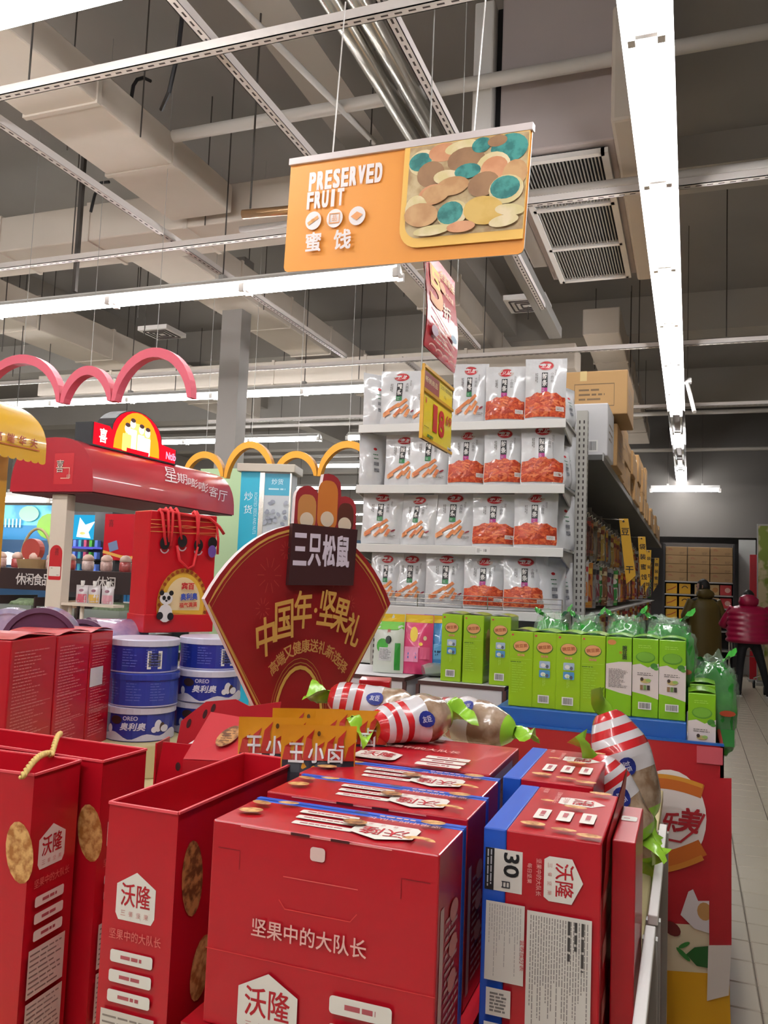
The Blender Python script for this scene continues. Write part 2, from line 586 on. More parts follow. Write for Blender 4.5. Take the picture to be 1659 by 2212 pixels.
ZG = 3.8
for yy, xa, xb, lb in ((2.98, -4.6, 1.6, 'slotted channel crossing above the orange sign, first of the grid'), (4.84, -8, 1.6, 'slotted channel crossing behind the orange sign and the long aisle light'),
                       (8.1, -9, 2.2, 'slotted channel crossing behind the pink arches'), (10.87, -7, 3, 'slotted channel crossing far above the carton shelves')):
    channel((xa, yy, ZG), (xb, yy, ZG), lb)
for xx, ya, yb, lb in ((-2.03, 1.6, 8.0, 'slotted channel running back over the top of the orange sign'), (-3.5, 1.6, 8.0, 'slotted channel running back beside the cream duct'),
                       (-1.2, 1.6, 6.9, 'slotted channel running back along the steel pipes'), (-2.9, 8.2, 12, 'slotted channel running back behind the sign of spiced bags')):
    channel((xx, ya, ZG + .05), (xx, yb, ZG + .05), lb, rods=False)

# ------------------------------------------------------------------ air ducts
def duct(a, b, label, seams=5, group='cream wrapped air ducts'):
    r = thing('air_duct', label, 'duct', ((a[0] + b[0]) / 2, (a[1] + b[1]) / 2, a[2]), 0, group)
    c = Vector(r.location)
    A = Vector(a) - c; B = Vector(b) - c
    MB().box(A, B, M_DUCT).build('duct_body', r, bevel=.012)
    alongy = (b[1] - a[1]) > (b[0] - a[0])
    for i in range(1, seams):
        t = i / seams
        if alongy:
            y = A.y + (B.y - A.y) * t
            MB().box((A.x - .012, y - .018, A.z - .012), (B.x + .012, y + .018, B.z + .012), M_DUCT).build('flange', r)
        else:
            x = A.x + (B.x - A.x) * t
            MB().box((x - .018, A.y - .012, A.z - .012), (x + .018, B.y + .012, B.z + .012), M_DUCT).build('flange', r)
    for i in range(2):
        if alongy:
            y = A.y + (B.y - A.y) * (i + .4) / 2
            for x in (A.x - .02, B.x + .02): MB().tube([(x, y, -.01), (x, y, ZC - a[2])], .005, M_ROD, 6).build('hanger_rod', r)
        else:
            x = A.x + (B.x - A.x) * (i + .4) / 2
            MB().tube([(x, A.y - .02, -.01), (x, A.y - .02, ZC - a[2])], .005, M_ROD, 6).build('hanger_rod', r)
    return r


duct((-3.93, 1.5, 4.3), (-3.38, 5.4, 4.52), 'big cream air duct running back under the ceiling at the upper corner', 5)
duct((-7.8, 5.50, 4.28), (-1.9, 6.02, 4.6), 'cream air duct crossing behind the strip light and orange sign', 6)
duct((-4.9, 6.08, 4.35), (-4.35, 14, 4.7), 'cream air duct running back above the pink arches', 7)
duct((-2.75, 6.08, 4.4), (-2.3, 14.5, 4.72), 'cream air duct running back behind the discount poster', 8)
duct((-7.9, 6.2, 4.3), (-7.3, 13, 4.7), 'cream air duct running back above the yellow canopy', 5)
duct((-9, 9.4, 3.98), (-1.25, 9.9, 4.28), 'cream air duct crossing far above the yellow arches', 6)
duct((-1.15, 9.2, 4.3), (-.75, 16.5, 4.6), 'cream air duct running back above the stacked cartons', 6)
# air outlets under ducts
def outlet(c, s, label):
    r = thing('air_outlet', label, 'vent', c, 0, 'square ceiling air outlets')
    MB().box((-s, -s, .0), (s, s, .05), M_WHITE).build('frame', r)
    for i in range(1, 4):
        q = s * (1 - i * .24)
        m = MB()
        for a, b in (((-q, -q), (q, -q)), ((q, -q), (q, q)), ((q, q), (-q, q)), ((-q, q), (-q, -q))):
            m.bar((a[0], a[1], -.004), (b[0], b[1], -.004), .012, .012, M_SLOT)
        m.build('louvre', r)
    return r


outlet(at(1140, 660, z=4.2), .2, 'square air outlet beside the discount poster')
outlet(at(350, 722, z=4.3), .2, 'square air outlet above the pink arches')

# ------------------------------------------------------------------ air handling unit with grille
M_UNIT = mat('unit_sheet', '#b9aeac', .6, vary=.03)
M_GRDARK = mat('grille_dark', '#2b2c30', .9)
r = thing('air_handler', 'grey hanging air handling unit with a slatted grille underneath', 'air handler', (-.78, 5.65, 4.02))
MB().box((-.3, -1.05, .0), (.36, 1.05, .98), M_UNIT).build('casing', r, bevel=.01)
MB().box((.36, -1.3, -.04), (.5, 1.12, .62), M_DUCT).build('side_duct', r, bevel=.02)
MB().box((-.46, -1.1, .1), (-.34, 1.0, .95), M_WHITE).build('side_panel', r, bevel=.01)
MB().box((-.34, -1.0, .1), (-.3, 1.0, .95), M_BLACK).build('side_gap', r)
gb = MB().box((-.22, -.98, -.012), (.3, 1.0, .0), M_GRDARK).build('grille_back', r)
fr = MB()
for q in (-.98, -.335, .335, 1.0): fr.bar((-.22, q, -.03), (.3, q, -.03), .04, .03, M_WHITE)
for q in (-.22, .3): fr.bar((q, -1.0, -.03), (q, 1.02, -.03), .04, .03, M_WHITE)
fr.build('grille_frame', r)
sl = MB().bar((0, -.3, 0), (0, .3, 0), .007, .02, M_GREY).mesh('slat')
for bay in range(3):
    for i in range(24):
        link('slat', sl, r, (-.19 + i * .0205, -.66 + bay * .665, -.025))
for x in (-.28, .34):
    for y in (-.9, .9): MB().tube([(x, y, .98), (x, y, ZC - 4.02)], .008, M_ROD, 6).build('hanger_rod', r)
# dark side beams near the unit
tag(MB().box((0, 0, 0), (.12, 2.6, .1), M_GREY).build('support_rail', loc=(-1.32, 5.4, 3.92)), 'grey support rail beside the grille of the air handler', 'rail')
# ------------------------------------------------------------------ pipes
def pipe(a, b, rad, m, label, name='steel_pipe', cat='pipe'):
    o = MB().tube([(0, 0, 0), Vector(b) - Vector(a)], rad, m, 14).build(name, loc=a, smooth=True)
    return tag(o, label, cat)


pipe((-1.66, 1.6, 4.3), (-1.66, 5.6, 4.3), .055, M_STEEL, 'bright steel pipe above the orange sign, first of the pair')
pipe((-1.53, 1.6, 4.3), (-1.53, 5.6, 4.3), .055, M_STEEL, 'bright steel pipe above the orange sign, beside its twin')
M_PIPEW = mat('pipe_white', '#cfcac4', .5)
pipe((-3.3, 4.5, 4.43), (1.6, 4.5, 4.43), .04, M_PIPEW, 'white painted sprinkler main crossing above the orange sign')
pipe((-3, 4.92, 3.92), (4, 4.92, 3.92), .022, M_PIPEW, 'thin white pipe beside the channel crossing behind the aisle light')
pipe((-9, 8.9, 4.05), (5, 8.9, 4.05), .025, M_PIPEW, 'thin white pipe crossing above the pink arches')
pipe((-9, 12.2, 4.0), (5, 12.2, 4.0), .03, M_PIPEW, 'thin white pipe crossing far above the carton shelves')
pipe((-9, 13.9, 3.75), (5, 13.9, 3.75), .03, M_PIPEW, 'thin white pipe crossing furthest down the hall')
pipe((-2.45, 1.6, 4.4), (-2.0, 4.9, 4.4), .02, M_PIPEW, 'slim branch pipe slanting above the orange sign')
tag(MB().tube([(0, 0, 0), (0, 0, ZC - 3.69)], .006, M_ROD, 6).build('hanger_rod', loc=(-2.5, 4.2, 3.69)), 'thin rod holding the brass coloured tube', 'rod')
pipe((-2.55, 4.2, 3.66), (-1.9, 4.25, 3.66), .028, mat('brass_pipe', '#c09a72', .3, metal=.7), 'short brass coloured tube ending behind the orange sign')
# sprinkler drops and rods
rod_me = MB().tube([(0, 0, 0), (0, 0, 1.0)], .006, M_ROD, 6).mesh('hanger_rod')
rn = random.Random(4)
spots = [(q, rn.uniform(6.2, 13.5)) for q in (-8, -7.2, -6.4, -5.6, -5.2, -3.8, -3.2, -2.1, -1.8, -1.5, -.6, .3, .6, .9, 1.4, 1.9)]
for k, (x, y) in enumerate(spots):
    o = link('hanger_rod', rod_me, None, (x, y, ZC - 1.25 - .3 * rn.random()), scale=(1, 1, 1.6))
    tag(o, 'thin dark rod hanging from the ceiling, %s counted from the left' % ('first', 'second', 'third', 'fourth', 'fifth', 'sixth', 'seventh', 'eighth', 'ninth', 'tenth', 'eleventh', 'twelfth', 'thirteenth', 'fourteenth', 'fifteenth', 'sixteenth')[k], 'rod', 'thin hanger rods in the ceiling void')
c0_ = at(400, -20, y=3.6)
cab = MB().tube([(c0_.x, c0_.y, ZC), c0_, at(385, 110, y=3.62), at(365, 200, y=3.65), at(348, 238, y=3.7)], .012, M_BLACK, 6)
tag(cab.build('black_cable'), 'black cable hanging down behind the cream duct', 'cable')
cab = MB().tube([(-3.42, at(284, 190, x=-3.42).y, 4.5), at(288, 185, x=-3.42), at(296, 172, x=-3.42), at(310, 168, x=-3.42), at(325, 175, x=-3.42)], .012, M_BLACK, 6)
tag(cab.build('black_cable'), 'short bent black cable on top of the cream duct', 'cable')
cab = MB().tube([at(196, 458, y=5.2), at(205, 420, y=5.2), at(218, 395, y=5.2), at(236, 393, y=5.2)], .012, M_BLACK, 6)
tag(cab.build('black_cable'), 'short bent black cable beside the thick hanging pole', 'cable')
a_ = at(180, 365, y=4.9); b_ = at(163, 630, y=4.9)
tag(MB().bar((a_.x, a_.y, b_.z), (a_.x, a_.y, ZC), .03, .03, M_ROD).build('hanging_pole'), 'dark square pole hanging from the ceiling above the strip light', 'pole')
# ------------------------------------------------------------------ near display: red nut gift boxes
RED = '#b40d20'
M_BOX = mat('gift_red_card', RED, .34, vary=.03, vscale=2, coat=.12)
M_BOXIN = mat('gift_red_inside', '#b50f20', .55)
M_BLUE = mat('gift_blue_card', '#1f55c0', .4)
M_FLAP = mat('cut_edge', '#7d0d18', .6)
M_NUT = mat('nut_print', '#a8692f', .5, col2='#e0b070', vscale=60)
M_NUT2 = mat('walnut_print', '#6e3f1c', .5, col2='#c08850', vscale=70)
M_CREAM = '#ece6dc'
TZ = .82                                                   # rear tier of the table
TF = .52                                                   # front tier
# display table
M_TABLE = mat('table_board', '#c9bd8e', .6, vary=.05)
r = thing('display_table', 'low promotion table carrying the red gift boxes and tins', 'table', (-1.15, 1.7, 0))
MB().box((-1.6, -.05, TZ - .04), (1.07, 1.35, TZ), M_TABLE).build('rear_top', r, bevel=.004)
MB().box((-1.6, -.85, TF - .04), (1.07, -.055, TF), M_TABLE).build('front_top', r, bevel=.004)
MB().box((.43, -.565, TF), (.84, -.05, TZ - .001), M_BOX).build('riser', r)
MB().box((-1.58, -.03, .02), (1.04, 1.32, TZ - .04), M_BOX).build('rear_skirt', r)
MB().box((-1.58, -.82, .02), (1.04, -.055, TF - .04), M_BOX).build('front_skirt', r)


def nut(p, x, y, rx, ry, rot=0, m=None):
    p.ell(x, y, rx, ry, m or M_NUT, 14, 2, rot)


def house_logo(p, cx, cy, w, h, rot=0, ink=RED, paper='#ece6dc'):
    pts = [(-.5, -.36), (-.42, -.5), (.42, -.5), (.5, -.36), (.5, .26), (0, .56), (-.5, .26)]
    c, s = math.cos(rot), math.sin(rot)
    def T(x, y): return (cx + x * w * c - y * h * s, cy + x * w * s + y * h * c)
    p.poly([T(x, y) for x, y in pts], paper)
    x, y = T(0, .06)
    p.text('沃隆', x, y, h * .5, ink, w=w * .76, rot=rot, bold=.01)
    for k in range(4):
        x, y = T(-.3 + .2 * k, -.34)
        p.text('三餐坚果'[k], x, y, h * .11, '#cf8a84', rot=rot)


def pill(p, x0, y0, x1, y1, seed=0, ink='#b0525a'):
    p.rrect(x0, y0, x1, y1, min(x1 - x0, y1 - y0) * .22, M_CREAM)
    if x1 - x0 > y1 - y0: p.lines(x0 + (x1 - x0) * .25, y0 + (y1 - y0) * .32, x1 - (x1 - x0) * .25, y1 - (y1 - y0) * .32, 1, ink, seed, .8, .95)
    else: p.lines(x0 + (x1 - x0) * .32, y0 + (y1 - y0) * .2, x1 - (x1 - x0) * .32, y1 - (y1 - y0) * .2, 1, ink, seed, .8, .95, True)


BW, BD, BH = .365, .150, .30


def top_print(W, D):
    """lid picture; 0..W by 0..D, back edge blue"""
    p = Print()
    p.rect(0, D - .013, W, D, M_BLUE)
    for i in range(3):
        y = .036 + i * .027; x = .115 - i * .006
        p.rrect(x, y, x + .1, y + .017, .003, M_CREAM); p.lines(x + .012, y + .006, x + .085, y + .011, 1, '#b0525a', i, .8, .9)
    house_logo(p, .262, .055, .10, .072, math.pi)
    p.text('坚果中的大队长', .275, .108, .013, '#e9b9b2', w=.12, rot=math.pi)
    p.lines(.23, .118, .3, .126, 1, '#e9b9b2', 4, .7, .8)
    for (x, y, a, b, t, m) in ((.035, .055, .02, .013, .3, M_NUT), (.03, .10, .018, .01, -.2, M_NUT2), (.07, .118, .018, .008, .2, M_NUT), (.208, .07, .02, .014, 0, M_NUT2), (.318, .122, .02, .011, .1, M_NUT), (.2, .118, .012, .006, .1, '#2f3f66')):
        nut(p, x, y, a, b, t, m)
    p.ring(.325, .022, .026, .02, .012, M_NUT, 10, 170)
    return p


def front_print():
    p = Print()
    W, H = BW, BH
    p.line([(.012, H - .04), (.05, H - .04), (.05, H - .068)], .0016, '#8a0e1a')
    p.line([(W - .012, H - .04), (W - .055, H - .04), (W - .055, H - .068)], .0016, '#8a0e1a')
    p.line([(.125, H - .066), (.245, H - .066)], .0014, '#e4645f')
    p.line([(.12, H - .1), (.13, H - .112), (.235, H - .112), (.245, H - .1)], .0014, '#d8433f')
    p.line([(0, H - .19), (W, H - .19)], .0012, '#d03438')
    p.line([(.05, H - .003), (W - .07, H - .003)], .0016, '#f0a39c')
    p.rrect(.168, H - .036, .192, H - .016, .005, '#e9c7c0')
    p.rect(.135, H - .004, .166, H, '#4b0d12'); p.rect(.2, H - .004, .23, H, '#4b0d12')
    p.text('坚果中的大队长', .17, H - .145, .027, '#ecb9b0', w=.185, bold=.012)
    house_logo(p, .11, H - .255, .098, .085)
    for i in range(3):
        y = H - .24 - i * .038
        pill(p, .21, y, .305, y + .025, i)
    p.text('每日坚果', .11, H - .29 - .028 + .02, .02, '#e8d2c6', w=.09, bold=.03)
    return p


def gift_box(label, x, y, z=TZ, lying=False):
    g = thing('gift_box', label, 'gift box', (x, y, z), 0, 'red and blue nut gift boxes', rot=(-math.pi / 2, 0, 0) if lying else None)
    b = MB(); b.box((0, 0, 0), (BW, BD - .022, BH), M_BOX); b.build('carton', g, bevel=.0025)
    b = MB(); b.box((0, BD - .022, 0), (BW, BD, BH), M_BLUE); b.build('back_panel', g, bevel=.0025)
    front_print().build('front_print', g, FRONT())
    top_print(BW, BD).build('lid_print', g, TOPF(BH))
    s = Print()
    s.rect(.012, .02, .03, .22, '#d9b7b2'); s.lines(.04, .03, .12, .2, 14, '#c9a0a0', 3, .4, .6)
    for i in range(3): s.ell(.08, .1 + i * .05, .022, .015, '#d88d86')
    s.build('side_print', g, RIGHT(BW))
    return g


gift_box('red nut gift box standing nearest the camera with lettering on its full front', -.689, 1.146)
gift_box('second red gift box in the row, its lid showing behind the front one', -.697, 1.334)
gift_box('third red gift box in the row, its lid against the flat one behind', -.709, 1.486)
gift_box('red gift box lying flat on its back behind the row, front side up', -.735, 1.655, TZ + BD + .001, True)
g2 = gift_box('red gift box lying underneath the flat lying gift box', -.733, 1.655, TZ, True)
# rotate lying boxes: their front points up (built facing -Y, tipped back)
for o in [q for q in COL.objects if q.get('category') == 'gift box' and 'lying' in q['label']]:
    o.rotation_euler = (-math.pi / 2, 0, 0)
    o.location.z += BD
    o.location.y += .0


# the two bigger cartons with the blue edge, printed side towards the camera
def side_box(label, x, y, z, W, D, H, front=True, rz=0.0):
    g = thing('gift_carton', label, 'gift box', (x, y, z), rz, 'large red nut cartons with blue edge')
    b = MB(); b.box((.036, 0, 0), (W, D, H), M_BOX); b.build('carton', g, bevel=.0025)
    b = MB(); b.box((0, 0, 0), (.036, D, H), M_BLUE); b.build('edge_panel', g, bevel=.0025)
    p = Print()
    house_logo(p, .123, D * .72, .05, .075, -math.pi / 2)
    for i in range(3):
        p.rrect(.062 + i * .037, D * .26, .085 + i * .037, D * .46, .003, M_CREAM); p.lines(.068 + i * .037, D * .31, .079 + i * .037, D * .42, 1, '#b0525a', i, .7, .9, True)
    p.text('坚果中的大队长', .082, D * .72, .009, '#e9b9b2', w=.08, rot=-math.pi / 2)
    p.text('每日坚果', .056, D * .85, .009, '#e9b9b2', w=.03, rot=-math.pi / 2)
    for (a, c, q, w) in ((.07, D * .12, .02, .011), (.12, D * .08, .02, .008), (.16, D * .03, .02, .01), (.12, D * .54, .02, .009), (.15, D * .92, .02, .009), (.07, D * .6, .012, .006)):
        nut(p, a, c, q, w)
    p.build('lid_print', g, TOPF(H))
    if front:
        p = Print(); 
        p.rect(.012, H - .093, .062, H - .03, '#e6e0d8'); p.rect(.004, H - .093, .018, H - .03, '#1a1a1e')
        p.text('30', .045, H - .052, .024, '#15151a', w=.036, rot=-math.pi / 2, bold=.03); p.text('日', .037, H - .082, .013, '#33333a', rot=-math.pi / 2, bold=.02)
        p.lines(.006, H - .09, .016, H - .032, 2, '#c9c9cf', 5, .4, .9, True)
        house_logo(p, .123, H - .062, .066, .055, -math.pi / 2)
        p.text('坚果中的大队长', .088, H - .062, .008, '#e9b9b2', w=.055, rot=-math.pi / 2); p.text('每日坚果', .074, H - .058, .007, '#e9b9b2', w=.03, rot=-math.pi / 2)
        p.rect(.008, H - .225, .068, H - .108, '#e2dcd4'); p.lines(.012, H - .222, .064, H - .112, 13, '#b0a9a4', 7, .28, .3, True)
        p.rect(.072, H - .30, .168, H - .112, '#e2dcd4'); p.lines(.076, H - .298, .164, H - .118, 22, '#8f8883', 9, .36, .5, True)
        p.lines(.13, H - .2, .16, H - .118, 3, '#45413f', 12, .4, .5, True)
        p.text('营养成分表', .066, H - .18, .007, '#c62a36', w=.045, rot=-math.pi / 2)
        p.rect(.012, H - .275, .05, H - .235, '#e2dcd4'); p.lines(.018, H - .27, .044, H - .24, 6, '#77716e', 14, .6, .8)
        p.barcode(.01, H - .345, .048, H - .285)
        p.build('side_print', g, FRONT())
    s = Print(); s.lines(.03, .05, D - .04, H - .05, 6, '#d88d86', 3, .4, .5); s.build('end_print', g, RIGHT(W))
    return g


c1 = side_box('large red carton with blue edge, its text panel marked 30 facing the camera', -.300, 1.309, TF, .180, .305, .60)
c2 = side_box('large red carton with blue edge behind the one with the text panel', -.345, 1.66, TZ, .175, .33, .30, False)
# torn flap of the near carton
fl = MB(); 
q0, q1 = (.1815, .0, .34), (.1815, .33, .395)
fl.face([(.181, .0, .52), (.183, .30, .52), (.193, .32, .652), (.184, .02, .602)], M_BOX); fl.face([(.1825, .0, .52), (.1845, .30, .52), (.1945, .32, .652), (.1855, .02, .602)][::-1], M_BOX)
fl.build('open_flap', c1)
g = thing('small_carton', 'plain red carton standing lower beside the torn flap', 'gift box', (-.112, 1.39, TF))
MB().box((0, 0, 0), (.036, .22, .585), M_BOX).build('carton', g, bevel=.002)
p = Print(); p.rrect(.004, .12, .03, .15, .004, M_CREAM); p.lines(.008, .13, .026, .14, 1, '#b0525a', 1); p.build('lid_print', g, TOPF(.585))
# clear bins and white price rails along the table edge
M_ACR = mat('clear_acrylic', '#e9ecea', .08, trans=.9, alpha=.35)
for k, (ya, yb, z0, z1, xr, lb) in enumerate(((1.66, 2.30, .885, .905, -.06, 'white price rail by the striped bag at the table edge'), (1.22, 1.61, .885, .91, -.062, 'white price rail by the near carton at the table edge'))):
    g = thing('price_rail', lb, 'price rail', (xr, ya, z0), 0)
    MB().box((-.008, 0, 0), (.010, yb - ya, .018), M_WHITE).build('rail', g, bevel=.002)
    MB().box((-.006, -.004, -.5), (.002, yb - ya + .004, .0), M_ACR).build('clear_panel', g)
    MB().box((-.012, yb - ya - .03, -.5), (.014, yb - ya - .01, .004), M_GREY).build('post', g)
    MB().box((-.012, .01, -.5), (.014, .03, .004), M_GREY).build('post', g)


# ------------------------------------------------------------------ tall open-topped gift bags
def gift_bag(label, x, y, W, D, z0, z1, narrow, rz=0.0, rope=False):
    H = z1 - z0
    g = thing('gift_bag', label, 'gift bag', (x, y, z0), rz, 'tall red nut gift bags')
    b = MB(); t = .004
    b.box((0, 0, 0), (W, D, .004), M_BOX)
    b.box((0, 0, 0), (W, t, H), M_BOX); b.box((0, D - t, 0), (W, D, H), M_BOX); b.box((0, t, 0), (t, D - t, H), M_BOX); b.box((W - t, t, 0), (W, D - t, H), M_BOX)
    b.build('bag_body', g)
    MB().box((.006, .006, H - .10), (W - .006, D - .006, H - .095), M_BOXIN).build('inner_board', g)
    # bright folded rim
    rm = MB()
    for a, c in (((0, 0), (W, 0)), ((W, 0), (W, D)), ((W, D), (0, D)), ((0, D), (0, 0))):
        rm.bar((a[0], a[1], H), (c[0], c[1], H), .005, .004, mat('rim_red', '#e8505a', .45))
    rm.build('rim', g)
    n = min(W, D)
    p = Print()
    k = n / .132
    house_logo(p, .062 * k, H - .142, .074 * k, .072)
    p.text('坚果中的大队长', .066 * k, H - .2, .016, '#d8746c', w=.098 * k)
    for i in range(3): pill(p, .022 * k, H - .243 - i * .03, .102 * k, H - .224 - i * .03, i)
    p.rect(.012 * k, H - .40, .112 * k, H - .315, '#d9cfc4'); p.lines(.016 * k, H - .396, .108 * k, H - .32, 8, '#8d8078', 6, .3, .7)
    p.rect(.012 * k, H - .5, .112 * k, H - .408, '#d9cfc4'); p.lines(.016 * k, H - .495, .108 * k, H - .412, 9, '#8d8078', 6, .3, .7)
    q = Print()
    for (u, v, a, c, t_, m) in ((.05, H - .115, .03, .062, .15, M_NUT2), (.09, H - .27, .03, .05, -.2, M_NUT), (.2, H - .2, .04, .06, .5, M_NUT), (.3, H - .13, .03, .05, -.3, M_NUT2)):
        if u < max(W, D) - .03: q.ell(u, v, a, c, m, 18, 3, t_)
    if narrow == 'front':
        p.build('narrow_print', g, FRONT()); q.build('nut_picture', g, RIGHT(W))
    else:
        p.build('narrow_print', g, RIGHT(W))
        q2 = Print(); q2.ell(W - .02, H - .14, .03, .055, M_NUT, 18, 3, .2); q2.ell(W - .2, H - .25, .04, .06, M_NUT2, 18, 3, -.4); q2.build('nut_picture', g, FRONT())
    if rope:
        rp = mat('gold_rope', '#d8b868', .6)
        m = MB()
        inv = Matrix.Rotation(-rz, 3, 'Z')
        qa, qb = [inv @ (at(*e_, z=z1 + .005) - Vector((x, y, 0))) for e_ in rope]
        for j in range(2):
            pts = []
            for i in range(60):
                s = i / 59
                q = qa.lerp(qb, s); bx, by = q.x, q.y; bz = H + .004 + .012 * math.sin(math.pi * s)
                a = s * 40 + math.pi * j
                pts.append((bx + .0034 * math.cos(a), by, bz + .0034 * math.sin(a)))
            m.tube(pts, .0036, rp, 6)
        m.build('rope_handle', g, smooth=True)
    return g


gift_bag('open red gift bag with a full logo side standing beside the nearest box', -.885, 1.147, .132, .435, TF, 1.12, 'front')
gift_bag('red gift bag at the picture edge with a gold rope across its rim', -1.56, 1.203, .443, .132, TF, 1.12, 'side', .06, rope=((47, 1678), (108, 1626)))
gift_bag('red gift bag behind the rope-handled one, partly hidden by it', -1.53, 1.385, .446, .136, TF, 1.12, 'side', -.02, rope=((111, 1632), (131, 1584)))
tag_ = Print(); tag_.rrect(0, 0, .028, .028, .004, '#c33a44'); tag_.rrect(.006, .004, .022, .022, .004, '#e6b8b4')
# red bag folded open with the walnut (behind)
g = thing('gift_bag', 'red gift bag folded aside with a walnut picture, behind the open bag', 'gift bag', (-1.06, 1.62, TZ), .35, 'tall red nut gift bags')
m = MB(); m.box((0, 0, 0), (.12, .34, .26), M_BOX); m.build('bag_body', g)
m = MB(); m.face([(0, 0, .26), (.12, 0, .26), (.16, .12, .33), (.03, .13, .345)], M_BOX); m.face([(0, 0, .262), (.03, .13, .347), (.16, .12, .332), (.12, 0, .262)], M_BOXIN)
m.face([(.12, 0, .26), (.12, .34, .26), (.2, .3, .29), (.16, .12, .33)], M_BOX); m.build('folded_rim', g)
p = Print(); p.ell(.075, .07, .022, .036, M_NUT2, 16, 2, -.3); p.lines(.06, .05, .09, .09, 5, '#4e2a12', 3, .25, .8); p.build('nut_picture', g, plane((0, 0, .268), (.12, 0, .0), (.03, .13, .085)))
g = thing('gift_bag', 'red patterned gift bag lying open with a white lining', 'gift bag', at(430, 1640, d=1.95), .25, 'tall red nut gift bags')
M_DOT = mat('bag_dark_dot', '#3a0d10', .6)
m = MB(); m.prism([(-.11, -.12), (.15, -.12), (.15, .06), (.12, .075), (.02, .03), (-.09, .035)], .004, M_BOX); m.build('front_panel', g)
m = MB(); m.prism([(-.11, -.12), (.15, -.12), (.17, .13), (.09, .115), (.055, .13), (-.02, .12), (-.08, .07)], .004, M_BOXIN); m.build('back_panel', g, loc=(0, .09, 0))
m = MB(); m.box((-.11, .004, -.12), (-.106, .09, .03), M_BOX); m.box((.146, .004, -.12), (.15, .09, .06), M_BOX); m.build('side_panel', g)
m = MB(); m.face([(-.03, .005, .033), (.05, .005, .045), (.03, .085, .06), (-.0, .085, .055)], M_WHITE); m.build('lining', g)
p = Print()
for (x, y, a, c) in ((.09, .02, .008, .012), (-.05, -.02, .006, .01), (.03, -.05, .006, .009)): p.ell(x, y, a, c, M_DOT)
p.ring(-.0, -.0, .018, .022, .008, '#e0b880', 60, 300); p.build('print', g, FRONT())
p = Print()
for (x, y) in ((-.02, .09), (-.06, .065), (.0, .105)): p.ell(x, y, .005, .012, M_DOT, rot=-.3)
p.build('print', g, FRONT(.09))
# ------------------------------------------------------------------ row of red cartons with small print
A0 = at(25, 1384, z=1.3); A1 = at(241, 1357, z=1.3)
rz = math.atan2(A1.y - A0.y, A1.x - A0.x) - math.pi / 2
Lall = (A1 - A0).length
Lc = [.245, .215, .17]
off = 0
for k in range(3):
    o = A0 + (A1 - A0).normalized() * off
    g = thing('biscuit_carton', ('red carton covered in small print, nearest of the three standing in a row', 'red carton covered in small print, middle of the three in the row', 'red carton with a white sticker, last of the three before the blue tins')[k], 'carton', (o.x, o.y, TZ), rz, 'red cartons with small print')
    Hh = .48 - k * .004
    m = MB(); m.box((-.17, .002, 0), (0, Lc[k] - .004, Hh), M_BOX); m.build('carton', g, bevel=.004)
    m = MB(); m.grid(lambda u, v: (-.17 + .17 * u, .004 + (Lc[k] - .008) * v, Hh + .002 + .012 * math.sin(math.pi * v)), 1, 6, M_BOX); m.build('lid_flap', g)
    p = Print()
    W = Lc[k]
    p.lines(.02, .14, W - .03, Hh - .03, 34, '#d0767a', 20 + k, .32, .45)
    for q in (.3, .22): p.line([(.015, q), (W - .02, q)], .001, '#d89a98')
    if k == 2: p.rect(.01, .3, .1, .36, '#d9d2dc')
    p.build('small_print', g, RIGHT(0))
    off += Lc[k]
# ------------------------------------------------------------------ blue biscuit tins
M_TINB = mat('tin_blue', '#1f2f8f', .3, coat=.4)
M_TIND = mat('tin_navy', '#27307a', .3, coat=.4)
M_TINW = mat('tin_white_rim', '#c9c7dc', .3)
TH, TR = .112, .115


def curved(R):
    return lambda x, y, w: Vector(((R + w + .0006) * math.sin(x / R), -(R + w + .0006) * math.cos(x / R), y))


def tin(label, c, z, rz, kind):
    g = thing('biscuit_tin', label, 'tin', (c.x, c.y, z), rz, 'stacked blue biscuit tins')
    R = TR
    body = M_TINB if kind != 'plain' else mat('tin_plain_blue', '#2b3fa0', .3, coat=.3)
    MB().lathe([(0, 0), (R, 0), (R, TH * .8), (R - .002, TH * .82)], body, 32).build('tin_body', g, smooth=False)
    lidm = M_TINW if kind in ('white', 'milk') else body
    MB().lathe([(R - .002, TH * .8), (R + .004, TH * .8), (R + .004, TH * .97), (R, TH), (0, TH)], lidm, 32).build('tin_lid', g)
    p = Print(.0002)
    def arcrect(x0, y0, x1, y1, m): p.rect(x0, y0, x1, y1, m, nx=max(2, int((x1 - x0) / .012)))
    if kind == 'milk':
        pts = 26
        vs = []; fs = []
        for i in range(pts + 1):
            x = -.2 + .4 * i / pts
            vs += [(x, .002), (x, .022 + .008 * math.sin(i * .9) + .008 * math.sin(i * .35))]
        for i in range(pts): fs.append((2 * i, 2 * i + 2, 2 * i + 3, 2 * i + 1))
        p.add(vs, fs, '#c9c8da')
        p.text('OREO', -.01, TH * .68, .014, '#c8c8e0', w=.05, bold=.03); p.text('奥利奥', -.0, TH * .44, .026, '#d8d8ea', w=.085, bold=.03, shear=.2)
        p.ell(.085, .05, .014, .02, '#d9d8e6'); p.ell(.1, .045, .01, .016, '#3a2220'); p.ell(.11, .04, .016, .012, '#d9d8e6'); p.ell(.07, .038, .01, .01, '#d9d8e6')
        p.ell(-.085, .04, .01, .014, '#d9d8e6'); p.ell(-.06, .07, .022, .014, '#33201e')
    else:
        arcrect(-.2, .002, .2, .006, '#b9b8d2')
        for s in (-.12, -.04, .04):
            p.lines(s - .025, .02, s + .03, TH * .74, 7, '#5f6cc0', int(s * 100), .3, .5)
        if kind == 'white': p.barcode(.02, .015, .07, .075, True)
    p.build('tin_print', g, curved(R))
    return g


